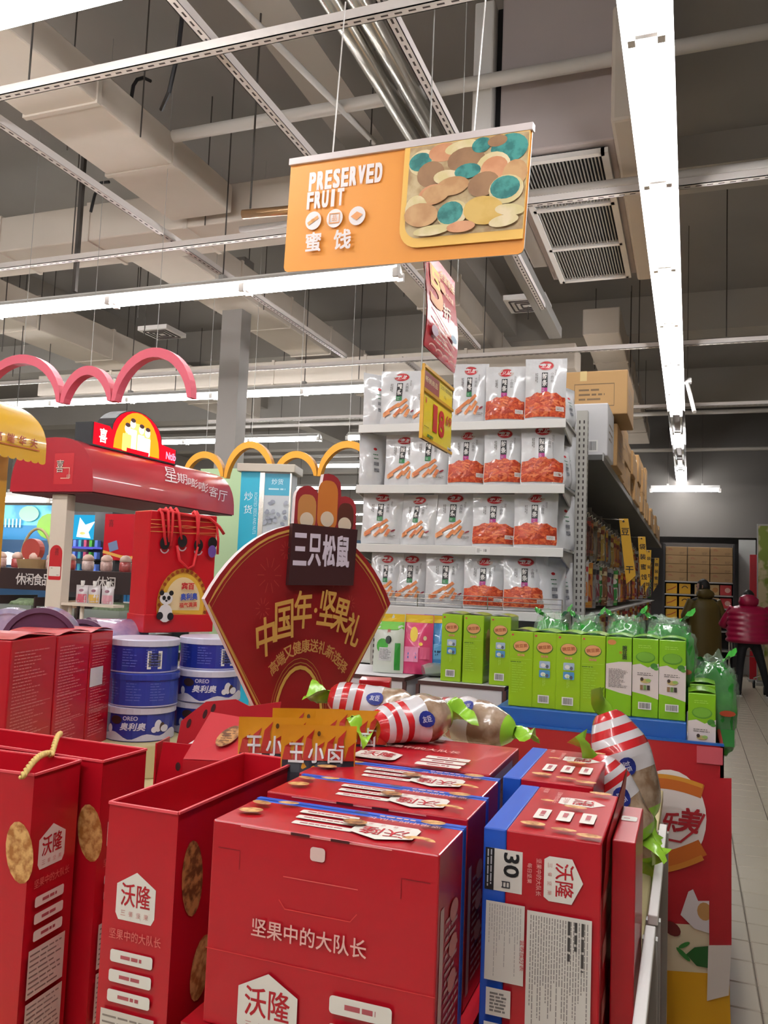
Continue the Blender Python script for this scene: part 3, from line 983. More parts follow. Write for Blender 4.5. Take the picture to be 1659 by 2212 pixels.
def behind(px, py, z, back):
    q = at(px, py, z=z); d_ = Vector((q.x, q.y, 0)).normalized()
    return Vector((q.x, q.y, 0)) + d_ * back


tA = behind(300, 1603, .93, .115); tB = behind(445, 1588, .93, .115)
r = thing('tin_platform', 'low tan platform under the blue tins', 'platform', ((tA.x + tB.x) / 2, (tA.y + tB.y) / 2, TZ), .8)
MB().box((-.3, -.2, 0), (.42, .24, .108), M_TABLE).build('platform', r, bevel=.004)
for k, (c, names) in enumerate(((tA, ('lowest blue tin with a milk splash, stack beside the red cartons', 'middle plain blue tin, stack beside the red cartons', 'top blue tin with pale lid, stack beside the red cartons')),
                                (tB, ('lowest blue tin, stack beside the fan-shaped board', 'middle blue tin with milk lettering, stack beside the fan-shaped board', 'top blue tin with a barcode, stack beside the fan-shaped board')))):
    for i in range(3):
        kind = (('milk', 'plain', 'white'), ('milk', 'milk', 'white'))[k][i]
        o = (((0, 0), (.008, .0), (0, .0)), ((-.012, 0), (.006, -.01), (0, .01)))[k][i]
        tin(names[i], Vector((c.x + o[0], c.y + o[1], 0)), .93 + TH * i, .55 + .12 * ((i * 2 + k) % 3 - 1), kind)
# ------------------------------------------------------------------ rope handled red gift bag on the tins
M_SATIN = mat('bag_red_satin', '#c0101f', .3, coat=.3, bump=.15, bscale=9)
M_ROPE = mat('red_cord', '#d8242c', .6)
zb = .93 + TH * 3
g = thing('panda_gift_bag', 'glossy red gift bag with red cord handles standing on the blue tins', 'gift bag', at(310, 1367, z=zb + .002), 1.1)
BAGS = 1.22
g.scale = (BAGS,) * 3
bw, bd, bh = .235, .11, .375
m = MB(); m.box((0, 0, 0), (bw, bd, bh), M_SATIN); m.build('bag_body', g, bevel=.004)
m = MB(); m.box((-.003, -.003, 0), (bw + .003, bd + .003, .055), M_SATIN); m.build('bottom_band', g, bevel=.002)
p = Print()
cx = .125
p.poly([(cx + .088 * math.cos(t) , .085 + .115 * math.sin(t)) for t in [math.radians(a) for a in range(-20, 201, 10)]] , '#c88a2c')
p.poly([(cx + .076 * math.cos(t) , .085 + .1 * math.sin(t)) for t in [math.radians(a) for a in range(-18, 199, 10)]], '#e4b23e')
p.poly([(cx + .062 * math.cos(t) , .09 + .082 * math.sin(t)) for t in [math.radians(a) for a in range(-15, 196, 10)]], '#ecd2a0')
for i in range(18):
    t = math.radians(-12 + 204 * i / 17); p.ell(cx + .083 * math.cos(t), .085 + .108 * math.sin(t), .006, .006, '#8f3d12', 8, 1)
p.text('宾百', cx + .012, .145, .022, '#c8202a', bold=.04); p.text('奥利奥', cx + .018, .112, .022, '#3a4fae', w=.06, bold=.04, rot=.06); p.text('福气满满', cx + .016, .086, .016, '#c8342a', w=.062, bold=.03, rot=.06)
for x, y, c2 in ((.048, .275, '#191216'), (.108, .285, '#191216'), (.165, .275, '#191216'), (.215, .285, '#191216')):
    p.ell(x, y, .0165, .02, c2); p.ring(x, y - .012, .0165, .02, .004, '#b79aa0', 200, 340)
for (x, y, a, b_, c_) in ((.062, .06, .024, .028, '#e4dcd8'), (.044, .052, .011, .012, '#1c181a'), (.08, .05, .011, .012, '#1c181a'), (.062, .105, .022, .019, '#e8e2de'), (.046, .122, .008, .008, '#1c181a'), (.078, .122, .008, .008, '#1c181a'), (.054, .107, .006, .007, '#1c181a'), (.07, .107, .006, .007, '#1c181a'), (.062, .098, .004, .003, '#1c181a')): p.ell(x, y, a, b_, c_, 14, 1)
p.ell(.213, .258, .015, .02, '#6a4a9a'); p.rect(.0, .31, bw, .3105, '#d8a84a')
p.build('front_print', g, FRONT())
m = MB()
for k, (x, z, x2, z2) in enumerate(((.03, .365, .052, .27), (.05, .37, .062, .28), (.066, .372, .07, .268), (.085, .372, .105, .29), (.15, .368, .168, .28), (.158, .368, .16, .27))):
    m.tube([(x, bd * .4, z - .01), (x, .0, z + .014), (x + .002, -.012, z), ((x + x2) / 2, -.012, (z + z2) / 2), (x2, -.006, z2)], .0052, M_ROPE, 6)
m.tube([(.09, -.008, .27), (.1, -.012, .225), (.13, -.014, .2), (.15, -.013, .21), (.163, -.008, .27)], .0045, M_ROPE, 6)
m.tube([(.03, -.006, .378), (.1, -.008, .37), (.2, -.008, .365), (.24, -.005, .34), (.262, .0, .318)], .005, M_ROPE, 6)
m.tube([(.23, -.004, .35), (.238, -.006, .30), (.24, -.004, .25)], .0042, M_ROPE, 6)
m.build('cord_handle', g, smooth=True)
m = MB()
for k in range(4): m.tube([(.0, -.004, .345 - .012 * k), (.12, -.007, .35 - .008 * k - .015 * (k % 2)), (bw, -.004, .352 - .011 * k)], .0009, mat('gold_thread', '#d09a50', .4), 5)
m.build('thread', g)
# ------------------------------------------------------------------ lilac tins lying on their sides
M_LIL = mat('lilac_foil', '#a9a0cf', .18, metal=.35, col2='#e6d6f0', vscale=9, bump=.1, bscale=18)
M_PLUM = mat('plum_lid', '#5c3350', .4)
for k, (px, py, rr) in enumerate(((92, 1388, .115), (20, 1380, .11), (185, 1396, .10), (240, 1394, .10))):
    c = at(px, py, z=1.315 if k != 3 else 1.30) if k < 2 else at(px, py, d=2.75)
    c = at(px, py, d=(2.75, 3.0, 3.05, 3.1)[k])
    g = thing('round_tin', ('lilac round tin lying on its side with a plum lid, behind the red cartons', 'pale round tin lying on its side at the picture edge', 'lilac round tin lying on its side with a dark lid, beside the big plum lid', 'shiny lilac tin lying on its side against the red gift bag')[k], 'tin', c, 0, 'lilac tins lying on their sides', rot=(math.pi / 2, 0, (.62, .7, .5, -.6)[k]))
    MB().lathe([(0, -.11), (rr, -.11), (rr, .07)], M_LIL, 32).build('tin_body', g, smooth=True)
    MB().lathe([(rr, .07), (rr + .004, .07), (rr + .004, .088), (rr - .012, .09), (rr - .016, .082), (0, .082)], M_PLUM if k != 1 else M_LIL, 32).build('tin_lid', g)
r = thing('tin_shelf', 'red shelf box carrying the lilac tins behind the cartons', 'shelf', (-2.37, 2.66, TZ), .1)
MB().box((-.33, -.2, 0), (.28, .36, .30), M_BOX).build('shelf_body', r, bevel=.004)
# ------------------------------------------------------------------ fan shaped promotion board
M_FAN = mat('fan_red', '#8f171b', .42, vary=.03)
M_GOLD = '#c79a4a'
M_EDGE = mat('foam_edge', '#e8d8d8', .6)
FA = math.radians(50)
fc = at(655, 1300, d=2.3)
g = thing('fan_board', 'fan-shaped red New Year promotion board with gold lettering', 'sign', fc, FA)
g.scale = (.70, 1, 1)


def fan(k, top=.0):
    """outline of the fan, scaled inwards by k metres"""
    R, cz = .455 - k, -.215                  # upper arc
    a0, a1 = 37 , 143
    pts = []
    # right edge from bottom to shoulder, arc over to left shoulder, down, bottom arch
    pts.append((.15 - k * .4, -.325 + k))
    n = 22
    for i in range(n + 1):
        t = math.radians(34 + (146 - 34) * i / n)
        x = (.485) * math.cos(t); z = -.27 + (.485) * math.sin(t)
        x *= (1 - k / .37); z = z - k
        pts.append((x, z))
    pts.append((-.15 + k * .4, -.325 + k))
    if k == 0:
        return pts
    return pts


def arch(rx, rz, z0, n=14): return [(rx * math.cos(math.radians(180 - 180 * i / n)), z0 + rz * math.sin(math.radians(180 - 180 * i / n))) for i in range(n + 1)]


out = fan(0)
m = MB(); m.prism(out, .028, M_FAN, M_EDGE, M_EDGE); m.build('board', g)
p = Print()
for k, w, c in ((.014, .007, M_GOLD), (.024, .003, '#b07a3a')):
    q = fan(k); p.line(q, w, c)
ar = arch(.1, .145, -.325)
p.line(arch(.112, .158, -.325), .003, '#b07a3a'); p.line(arch(.122, .17, -.325), .002, '#b07a3a'); p.line(ar, .011, '#d0aa50')
for (x, y, rr) in ((-.15, .07, .05), (.14, .09, .05), (-.09, .14, .025), (.2, .0, .022), (-.18, -.02, .03), (.12, -.03, .02)):
    for a in range(10):
        t = a * math.pi / 5
        p.line([(x + rr * .45 * math.cos(t), y + rr * .45 * math.sin(t)), (x + rr * math.cos(t), y + rr * math.sin(t))], .0022, '#a53a30')
chars = [('中', -.165, -.095, .105, .24), ('国', -.092, -.05, .105, .17), ('年', -.014, -.02, .105, .08), ('·', .04, -.022, .014, 0), ('坚', .09, -.015, .1, -.08), ('果', .152, -.035, .096, -.18), ('礼', .21, -.075, .094, -.28)]
for ch, x, y, h, a in chars: p.text(ch, x, y, h, M_GOLD, rot=a, bold=.018, shear=.1, w=h * (.74 if ch != '·' else 1))
sub = '高端又健康送礼新选择'
for i, ch in enumerate(sub):
    t = math.radians(140 - 100 * (i + .5) / len(sub)); R = .21
    p.text(ch, .02 + R * math.cos(t) * 1.0, -.318 + .2 * math.sin(t), .036, '#b88a4a', rot=(t - math.pi / 2) * .75, bold=.02)
p.build('board_print', g, FRONT())
# dark name plate
m = MB(); m.prism([(-.06, .045), (.225, .05), (.235, .21), (-.055, .215)], .02, mat('plate_brown', '#3a1a1c', .5)); m.build('name_plate', g, loc=(-.02, -.022, 0))
p = Print()
for i, ch in enumerate('三只松鼠'): p.text(ch, -.038 + .063 * i, .145, .09, '#ddd2e0', w=.058, bold=.03)
p.build('name_lettering', g, FRONT(-.022))
# topper: plain rounded humps
hump = []
for cx, top, w in ((-.005, .325, .052), (.085, .365, .058), (.165, .305, .052)): hump.append((cx, top, w))
o = [(-.06, .19)]
for cx, top, w in hump:
    for i in range(9):
        t = math.radians(180 - 180 * i / 8); o.append((cx + w * math.cos(t), top - .035 + .035 * math.sin(t)))
o.append((.22, .19))
o2 = [o[0]]
for q in o[1:]:
    if q[0] > o2[-1][0] + .001: o2.append(q)
m = MB(); m.prism(o2[::-1], .02, mat('topper_red', '#9c2a30', .5), M_EDGE, M_EDGE); m.build('topper', g, loc=(0, -.004, 0))
p = Print()
p.rrect(-.045, .2, .035, .3, .03, mat('topper_tan', '#c98a4e', .5)); p.rrect(.04, .2, .13, .345, .035, mat('topper_orange', '#d07a34', .5)); p.rrect(.133, .2, .205, .285, .028, mat('topper_brown', '#5a2c20', .5))
for x, y in ((-.005, .228), (.085, .235), (.165, .222)): p.ell(x, y, .03, .022, '#e6d2b8')
p.build('topper_print', g, FRONT(-.004))
MB().box((-.06, .03, TZ - fc.z), (.06, .05, -.05), M_EDGE).build('stand_leg', g)
# foot box behind the board
tag(MB().box((0, 0, 0), (.10, .1, .36), M_BOX).build('red_box', loc=Vector((at(775, 1475, d=2.62).x, at(775, 1475, d=2.62).y, TZ)), rot=(0, 0, .3), bevel=.004), 'plain red box half hidden behind the fan-shaped board', 'box')


# ------------------------------------------------------------------ pouches
def pouch_fn(w, h, d, seed=0, wr=.004, flat=.16, round_=2.6, waist=.03):
    def th(u, v):
        """half thickness; u in -1..1, v 0..1"""
        if v > 1 - flat: t = .02
        else:
            q = v / (1 - flat)
            t = (1 - q ** 2.2) ** .75 * (.55 + .45 * min(1, q * 4 + .35))
        return max(.0015, d / 2 * t * max(0, 1 - abs(u) ** round_))
    def wob(u, v, k): return wr * (mnoise.noise(Vector((u * 2.2 + seed * 3.1 + k * 7, v * 4.3, seed))) + .5 * mnoise.noise(Vector((u * 5 + seed, v * 9 + k, seed * 2))))
    def P_(u, v, side):
        hw = w / 2 * (1 - waist * math.sin(math.pi * v) ** 2 - (.03 if v < .05 else 0))
        edge = max(0, 1 - abs(u) ** 6)
        y = side * (th(u, v) + wob(u, v, side) * edge)
        return Vector((u * hw, y, v * h))
    return P_


def pouch_mesh(fn, m, nu=10, nv=16, mback=None, notch=False):
    b = MB()
    b.grid(lambda a, c: fn(a * 2 - 1, c, -1), nu, nv, m)
    b.grid(lambda a, c: fn(a * 2 - 1, c, 1), nu, nv, mback or m, True)
    b.grid(lambda a, c: fn(a * 2 - 1, 0, -1).lerp(fn(a * 2 - 1, 0, 1), c), nu, 1, mback or m, True)
    for s in (-1, 1):
        b.grid(lambda a, c: fn(s, c, -1).lerp(fn(s, c, 1), a), 1, nv, m, s < 0)
    return b.mesh('pouch', True)


def on_pouch(fn, w, h, k=1.0, ky=1.0):
    """print frame: x in -w/2..w/2, y 0..h on the front of a pouch"""
    def fr(x, y, wz):
        u = max(-.97, min(.97, x * k / (w / 2))); v = max(0.01, min(1, y * ky / h))
        p = fn(u, v, -1)
        return Vector((p.x, p.y - wz - .0009, p.z))
    return fr


M_FOIL = mat('pouch_white_foil', '#d2d2d4', .2, bump=.7, bscale=11, coat=.6)
M_SAUCE = mat('spicy_strip_print', '#a8341f', .3, col2='#d8683c', vscale=70, coat=.3)
rn = random.Random(8)
STRIPC = ['#c9502e', '#d96a3c', '#b8401f', '#e07d4e', '#c2452a', '#a8341e']


def spicy_print(kind, seed):
    w, h = .205, .275
    p = Print(.0003); r_ = random.Random(seed)
    ox = 0
    p.ell(ox, .222, .034, .021, '#b9aaa2', 18, 2); p.ell(ox, .222, .031, .0185, '#b3222a', 18, 2); p.text('卫龙', ox, .222, .02, '#e8dcd8', w=.042, bold=.02, shear=.25)
    bx = -.004
    p.rect(bx - .0125, .128, bx + .0125, .192, '#1a1718', 2, 4)
    p.text('辣', bx, .176, .026, '#e6e2de', w=.021, bold=.02); p.text('条', bx, .148, .026, '#e6e2de', w=.021, bold=.02)
    c = '#17753c' if kind == 'sticks' else '#a01a72'
    p.rect(bx - .0125, .108, bx + .0125, .128, c, 2, 1); p.lines(bx - .009, .112, bx + .004, .124, 3, '#d8d8d8', 2, .3, .6)
    for i, ch in enumerate('大面筋' if kind == 'sticks' else '小面筋'): p.text(ch, .027, .186 - .015 * i, .0125, '#5c5856')
    p.lines(-.045, .145, -.032, .19, 2, '#7d7a78', 3, .5, .7, True); p.lines(.038, .175, .046, .205, 2, '#7d7a78', 5, .4, .7, True)
    if kind == 'sticks':
        for (x, y, L, a) in ((.012, .098, .05, .72), (-.022, .078, .052, .62), (-.045, .062, .05, .6), (.02, .07, .046, .95), (-.006, .052, .042, .9), (.034, .052, .036, 1.15), (-.052, .046, .03, .5)):
            cc = r_.choice(['#cf7a44', '#d88850', '#c56a38'])
            p.rect(x - L / 2, y - .0068, x + L / 2, y + .0068, cc, 4, 1, rot=a)
            ex, ey = x - L / 2 * math.cos(a), y - L / 2 * math.sin(a)
            p.ell(ex, ey, .0045, .0075, '#e0a070', 8, 1, rot=a)
        p.ell(.056, .062, .011, .004, '#8a2a3a', 8, 1, rot=.6)
        p.lines(.036, .03, .066, .042, 2, '#85807c', 6, .5, .8)
    else:
        top = []
        base_y = .012
        n = 16
        vs, fs = [], []
        rows = 5
        for j in range(rows + 1):
            for i in range(n + 1):
                x = -.094 + .188 * i / n
                yt = .085 + .024 * (1 - (x / .094) ** 2) + .004 * math.sin(i * 1.7)
                vs.append((x, base_y + (yt - base_y) * j / rows))
        for j in range(rows):
            for i in range(n):
                a = j * (n + 1) + i; fs.append((a, a + 1, a + n + 2, a + n + 1))
        p.add(vs, fs, M_SAUCE)
        lay = p.l
        for i in range(70):
            x = r_.uniform(-.082, .082); y = r_.uniform(.022, .078 + .022 * (1 - (x / .094) ** 2)); L = r_.uniform(.018, .042)
            p.rect(x - L / 2, y - .003, x + L / 2, y + .003, r_.choice(STRIPC), 2, 1, rot=r_.uniform(-.7, .7), layer=lay + 1 + i % 6)
        p.l = lay + 8
        p.rect(.045, .034, .078, .052, '#ddd4d0', 2, 1); p.lines(.048, .037, .074, .049, 3, '#8a807c', 7, .4, .8)
    return p, w, h


SPICY = {}
for kind in ('sticks', 'pile'):
    for v in range(3):
        fn = pouch_fn(.215, .285, .085, seed=v * 5 + (2 if kind == 'pile' else 0), wr=.006, flat=.1)
        me = pouch_mesh(fn, M_FOIL)
        pr, w, h = spicy_print(kind, v)
        pm = bpy.data.meshes.new('front_print')
        fr = on_pouch(fn, .215, .285, 1.24, 1.13)
        pm.from_pydata([tuple(fr(x, y, q)) for x, y, q in pr.v], [], pr.f)
        for mm in pr.mats: pm.materials.append(mm)
        pm.polygons.foreach_set('material_index', pr.m)
        SPICY[kind, v] = (me, pm)
# narrow side print for bags turned sideways
def side_pouch(seed):
    fn = pouch_fn(.215, .285, .085, seed=seed, wr=.006, flat=.1)
    return fn


ORD = ('first', 'second', 'third', 'fourth', 'fifth', 'sixth', 'seventh')


def spicy(kind, v, x, y, z, rz, tilt, lab, sc=1.0):
    g = thing('snack_pouch', lab, 'snack bag', (x, y, z), 0, 'white spicy strip bags on the end shelf', rot=(tilt, 0, rz))
    me, pm = SPICY[kind, v]
    link('pouch', me, g); link('front_print', pm, g)
    g.scale = (sc, sc * 1.0, sc)
    return g
# ------------------------------------------------------------------ end shelf (gondola) with spicy strip bags
GY = 4.2
SH = []          # shelf top heights from the photo
for (px, py) in ((1224, 904), (1219, 1046), (1218, 1184), (1215, 1326)):
    SH.append(at(px, py, y=GY).z)
GX0, GX1 = -1.735, -.598
M_SHELF = mat('shelf_white', '#d2d0cc', .4, metal=.1)
M_UPR = mat('upright_grey', '#b9b6ae', .5)
M_BACKP = mat('shelf_back', '#7e7f82', .7)
M_BRK = mat('bracket_grey', '#b4b1aa', .5)
e = thing('end_shelf', 'white end-of-aisle shelf unit holding the bags of spicy strips', 'shelf unit', ((GX0 + GX1) / 2, 4.5, 0))
ex, ey = (GX0 + GX1) / 2, 4.5


def part_box(name, a, b, m, parent, ox, oy, bevel=0):
    return MB().box((a[0] - ox, a[1] - oy, a[2]), (b[0] - ox, b[1] - oy, b[2]), m).build(name, parent, bevel=bevel)


for i, z in enumerate(SH):
    part_box('shelf', (GX0, GY, z - .012), (GX1, 4.62, z), M_SHELF, e, ex, ey)
    part_box('shelf_lip', (GX0, GY - .004, z - .046), (GX1, GY + .006, z - .002), M_SHELF, e, ex, ey, .002)
    for x in (GX0 + .01, GX1 - .01):
        m = MB(); m.prism([(0, 0), (.40, 0), (.40, -.10), (.36, -.10), (.0, -.035)], .008, M_BRK)
        o = m.build('bracket', e, loc=(x - ex + .004, GY + .02 - ey, z - .014), rot=(0, 0, math.pi / 2))
ZT = at(1265, 889, y=4.63).z
for x in (GX0 + .0, GX1 + .03):
    u = part_box('upright', (x - .03, 4.60, 0), (x + .03, 4.66, ZT), M_UPR, e, ex, ey)
    sl = MB()
    n = 46
    for k in range(n):
        zz = .9 + (ZT - .94) * k / n
        for dx in (-.012, .012):
            sl.face([(x - ex + dx - .004, 4.5995 - ey, zz), (x - ex + dx + .004, 4.5995 - ey, zz), (x - ex + dx + .004, 4.5995 - ey, zz + .018), (x - ex + dx - .004, 4.5995 - ey, zz + .018)], M_SLOT)
        sl.face([(x - ex + .0305, 4.62 - ey, zz), (x - ex + .0305, 4.635 - ey, zz), (x - ex + .0305, 4.635 - ey, zz + .018), (x - ex + .0305, 4.62 - ey, zz + .018)], M_SLOT)
    so = sl.build('slot', e); so['kind'] = 'stuff'
part_box('back_panel', (GX0 + .03, 4.625, .1), (GX1, 4.65, ZT - .25), M_BACKP, e, ex, ey)
part_box('base_shelf', (GX0, GY - .05, .1), (GX1, 4.62, .16), M_SHELF, e, ex, ey)
part_box('kick_plate', (GX0, GY - .03, 0), (GX1, 4.62, .1), M_BACKP, e, ex, ey)
wf = MB()
z4 = SH[3]
for k in range(3): wf.tube([(GX0 - ex, GY - ey, z4 + .02 + .024 * k), (GX1 - ex, GY - ey, z4 + .02 + .024 * k)], .0025, M_STEEL, 6)
for k in range(4):
    x = GX0 + (GX1 - GX0) * k / 3; wf.tube([(x - ex, GY - ey, z4), (x - ex, GY - ey, z4 + .07)], .003, M_STEEL, 6)
wf.build('wire_guard', e)
p = Print(); p.rect(0, 0, .075, .036, '#dedbd8'); p.text('18', .05, .02, .014, '#55504e', bold=.02); p.lines(.006, .008, .036, .03, 3, '#8b8784', 3); 
tx = at(1028, 1192, y=GY).x
p.build('price_tag', e, FRONT(GY - .0046 - ey, tx - ex, SH[2] - .042))

# bags: (pixel left, pixel right) of each bag on each shelf row, kind, sideways?
ROWS = [
    [(822, 905, 'sticks', 0, 800), (890, 950, 'sticks', 0, 845), (978, 1050, 'sticks', 0, 785), (1048, 1131, 'pile', 0, 790), (1134, 1220, 'pile', 0, 772)],
    [(830, 908, 'sticks', 0, 938), (885, 967, 'sticks', 0, 930), (968, 1045, 'pile', 0, 926), (1046, 1130, 'pile', 0, 922), (1126, 1215, 'pile', 0, 915)],
    [(782, 862, 'sticks', 0, 1062), (862, 938, 'sticks', -.25, 1068), (932, 1024, 'sticks', 0, 1062), (1020, 1110, 'pile', 0, 1066), (1110, 1200, 'pile', 0, 1062)],
    [(816, 850, 'sticks', 0, 1195), (846, 921, 'sticks', 0, 1195), (920, 1004, 'sticks', .05, 1195), (1002, 1086, 'pile', 0, 1200), (1088, 1178, 'pile', .05, 1200)],
]
RN = ('top shelf', 'second shelf', 'third shelf', 'lowest shelf')
rn = random.Random(12)
cnt = {}
for i, row in enumerate(ROWS):
    for j, (xa, xb, kind, rz, yt) in enumerate(row):
        yb = GY + .065
        c = at((xa + xb) / 2, (904, 1046, 1184, 1316)[i] - 8, y=yb)
        wid = max((at(xb, 1000, y=yb) - at(xa, 1000, y=yb)).length, .15)
        sc = min(1.12, max(.84, wid / .205))
        hgt = at((xa + xb) / 2, yt, y=yb).z - SH[i]
        szz = max(.8, min(1.2, hgt / .285))
        cnt[kind, i] = cnt.get((kind, i), 0) + 1
        lab = '%s of spicy strips on the %s, %s' % ('white bag with orange sticks' if kind == 'sticks' else 'white bag with a red heap', RN[i], ORD[cnt[kind, i] - 1])
        lab = ('white bag of orange spicy sticks, ' if kind == 'sticks' else 'white bag showing a red heap, ') + '%s such on the %s of the end unit' % (ORD[cnt[kind, i] - 1], RN[i])
        gq = spicy(kind, (i + j) % 3, c.x, yb + .02 * rn.random(), SH[i] + .001, rz + rn.uniform(-.06, .06) + .12, rn.uniform(-.09, -.03), lab, sc)
        gq.scale = (sc, sc * .95, szz)
# bags standing sideways at both ends of the shelves
sfn = pouch_fn(.215, .285, .085, seed=31, wr=.007, flat=.1)
sme = pouch_mesh(sfn, M_FOIL)
def side_text():
    p = Print(.0003)
    p.ell(0, .2, .014, .008, '#b3222a', 12, 2)
    for q in (.172, .15): p.lines(-.022, q - .006, .022, q, 1, '#2f6a45', int(q * 1000), .8, .9)
    for q in (.12, .085): p.rect(-.022, q - .012, .022, q + .008, '#6c6e74', 2, 2); 
    p.lines(-.02, .075, .02, .128, 7, '#b6b6ba', 4, .3, .8)
    return p


SIDE = [(0, 815, 800, .9, 'top shelf, beside the first bag of sticks'), (0, 1238, 850, -1.2, 'top shelf, at the aisle corner'), (1, 805, 938, .95, 'second shelf, at the wall end'), (1, 1226, 940, -1.0, 'second shelf, at the aisle corner'),
        (1, 1243, 960, -1.25, 'second shelf, outermost at the aisle corner'), (2, 1228, 1070, -1.0, 'third shelf, at the aisle corner'), (3, 1190, 1205, -.75, 'lowest shelf, leaning against the red heap bag'), (3, 1226, 1215, -1.05, 'lowest shelf, at the aisle corner')]
for k, (i, px, yt, rz, lb) in enumerate(SIDE):
    y_ = GY + (.08 if px < 1000 else .13 + .1 * (k % 2))
    c = at(px, (900, 1040, 1180, 1310)[i], y=y_)
    x_ = min(c.x, GX1 - .035) if px > 1000 else c.x
    g = thing('snack_pouch', 'white bag of spicy strips turned sideways, %s' % lb, 'snack bag', (x_, y_, SH[i] + .001), 0, 'white spicy strip bags on the end shelf', rot=(-.04, 0, rz if px < 1000 else -rz * .95))
    link('pouch', sme, g)
    o = side_text().build('side_print', g, on_pouch(sfn, .215, .285))
    g.scale = (.85, 1, max(.75, min(1.05, (at(px, yt, y=y_).z - SH[i]) / .285)))

# ------------------------------------------------------------------ aisle gondola behind the end shelf
AX = -.86            # peg panel
FXa = -.462          # top shelf front edge
ZS = at(1371, 1098, x=FXa).z
YE = 14.6
ga = thing('aisle_shelf', 'long aisle shelf unit with hanging snack packs and a dark top shelf', 'shelf unit', (AX, 9.6, 0))
def gb(name, a, b, m, bevel=0): return part_box(name, a, b, m, ga, AX, 9.6, bevel)
M_PEG = mat('peg_panel', '#6f6d6a', .6)
M_DKSH = mat('shelf_underside', '#4a4a48', .6)
gb('peg_panel', (AX - .08, 4.67, .1), (AX, YE, 2.5), M_PEG)
gb('top_shelf', (AX, 4.67, ZS), (FXa, YE, ZS + .03), M_DKSH)
gb('shelf_edge', (FXa, 4.67, ZS - .005), (FXa + .006, YE, ZS + .04), M_GREY)
gb('base_deck', (AX, 4.67, .0), (FXa - .0, YE, .18), M_GREY)
for y in (5.6, 6.55, 7.5, 8.45, 9.4, 10.35, 11.3, 12.25, 13.2): gb('upright', (AX, y - .02, .1), (AX + .03, y + .02, 2.5), M_UPR)
for z in (1.32,): gb('wire_shelf', (AX, 4.7, z), (AX + .3, YE, z + .012), M_GREY)
# hooks and hanging packs
hook_me = MB().tube([(0, 0, 0), (.27, 0, .0), (.285, 0, .012)], .004, M_STEEL, 6).box((.262, -.012, -.004), (.266, .012, .022), M_WHITE).mesh('hook')
PK = []
def packs(cols):
    for k, (c1, c2, c3) in enumerate(cols):
        fn = pouch_fn(.1, .2, .03, seed=60 + k, wr=.003, flat=.14)
        body = mat('pack_' + c1[1:], c1, .25, coat=.4, bump=.2, bscale=20)
        me = pouch_mesh(fn, body, 4, 8)
        p = Print(.0003)
        p.rect(-.045, .15, .045, .175, c2, 3, 2); p.ell(0, .135, .03, .016, c3, 10, 1); p.rrect(-.035, .03, .035, .1, .01, c3); p.lines(-.03, .012, .03, .026, 2, c2, k, .4, .8)
        fr = on_pouch(fn, .1, .2)
        pm = bpy.data.meshes.new('pack_print'); pm.from_pydata([tuple(fr(x, y, q)) for x, y, q in p.v], [], p.f)
        for mm in p.mats: pm.materials.append(mm)
        pm.polygons.foreach_set('material_index', p.m)
        PK.append((me, pm))


packs([('#c8c4c2', '#b02a2c', '#d0793a'), ('#c07a26', '#d8b030', '#8a2a1a'), ('#6a2a20', '#a83a2a', '#4a1a16'), ('#8c8a88', '#2c2a2c', '#5a5856'), ('#2f8f3a', '#e0d8a0', '#d8d8d0'), ('#7a4a2a', '#d8c8a0', '#a06a3a'), ('#b0aeb0', '#3a3a44', '#7c2a3a'), ('#c4a23a', '#8a3a20', '#e0d0a0')])
PNAME = ('white and red', 'orange-brown', 'dark red', 'grey', 'green', 'brown', 'silver', 'gold')
rn = random.Random(77)
ROWZ = [1.93, 1.64, 1.30, ]
ROWN = ('upper', 'middle', 'lower')
_a = 'first second third fourth fifth sixth seventh eighth ninth tenth eleventh twelfth thirteenth fourteenth fifteenth sixteenth seventeenth eighteenth nineteenth'.split()
NTH = _a + ['twentieth'] + ['twenty-' + q for q in _a[:9]] + ['thirtieth'] + ['thirty-' + q for q in _a[:9]]
yy = [4.86 + .2 * k for k in range(10)] + [6.95 + .26 * k for k in range(13)] + [10.4 + .4 * k for k in range(10)]
FIRST = {(0, 0): 4, (0, 1): 0, (0, 2): 2, (0, 3): 2, (1, 0): 0, (1, 1): 0, (1, 2): 1, (1, 3): 3, (2, 0): 3, (2, 1): 2, (2, 2): 1, (2, 3): 6, (2, 4): 6}
for ri, z in enumerate(ROWZ):
    for k, y in enumerate(yy):
        if y > 14.3: continue
        link('hook', hook_me, ga, (0, y - 9.6, z + .01))
        q = FIRST.get((ri, k), rn.randrange(8))
        far = 'near the end shelf' if y < 6.0 else ('beyond the first yellow tag' if y < 8.5 else 'deep in the aisle')
        s_ = rn.uniform(1.2, 1.5) if ri < 2 else rn.uniform(1.15, 1.3)
        for dpt in ((.25,) if k > 14 else (.25, .17)):
            g = thing('hanging_pack', '%s snack pack on the %s pegs, %s hook from the end shelf, %s' % (PNAME[q], ROWN[ri], NTH[k], 'outer' if dpt > .2 else 'inner'), 'snack pack', (AX + dpt, y, z - .2 * s_ + .015), 0, '%s packs on the %s pegs %s' % (PNAME[q], ROWN[ri], far), rot=(0, 0, math.pi / 2 + rn.uniform(-.25, .15) - .35))
            g.scale = (s_, s_, s_)
            link('pack_body', PK[q][0], g); link('pack_print', PK[q][1], g)
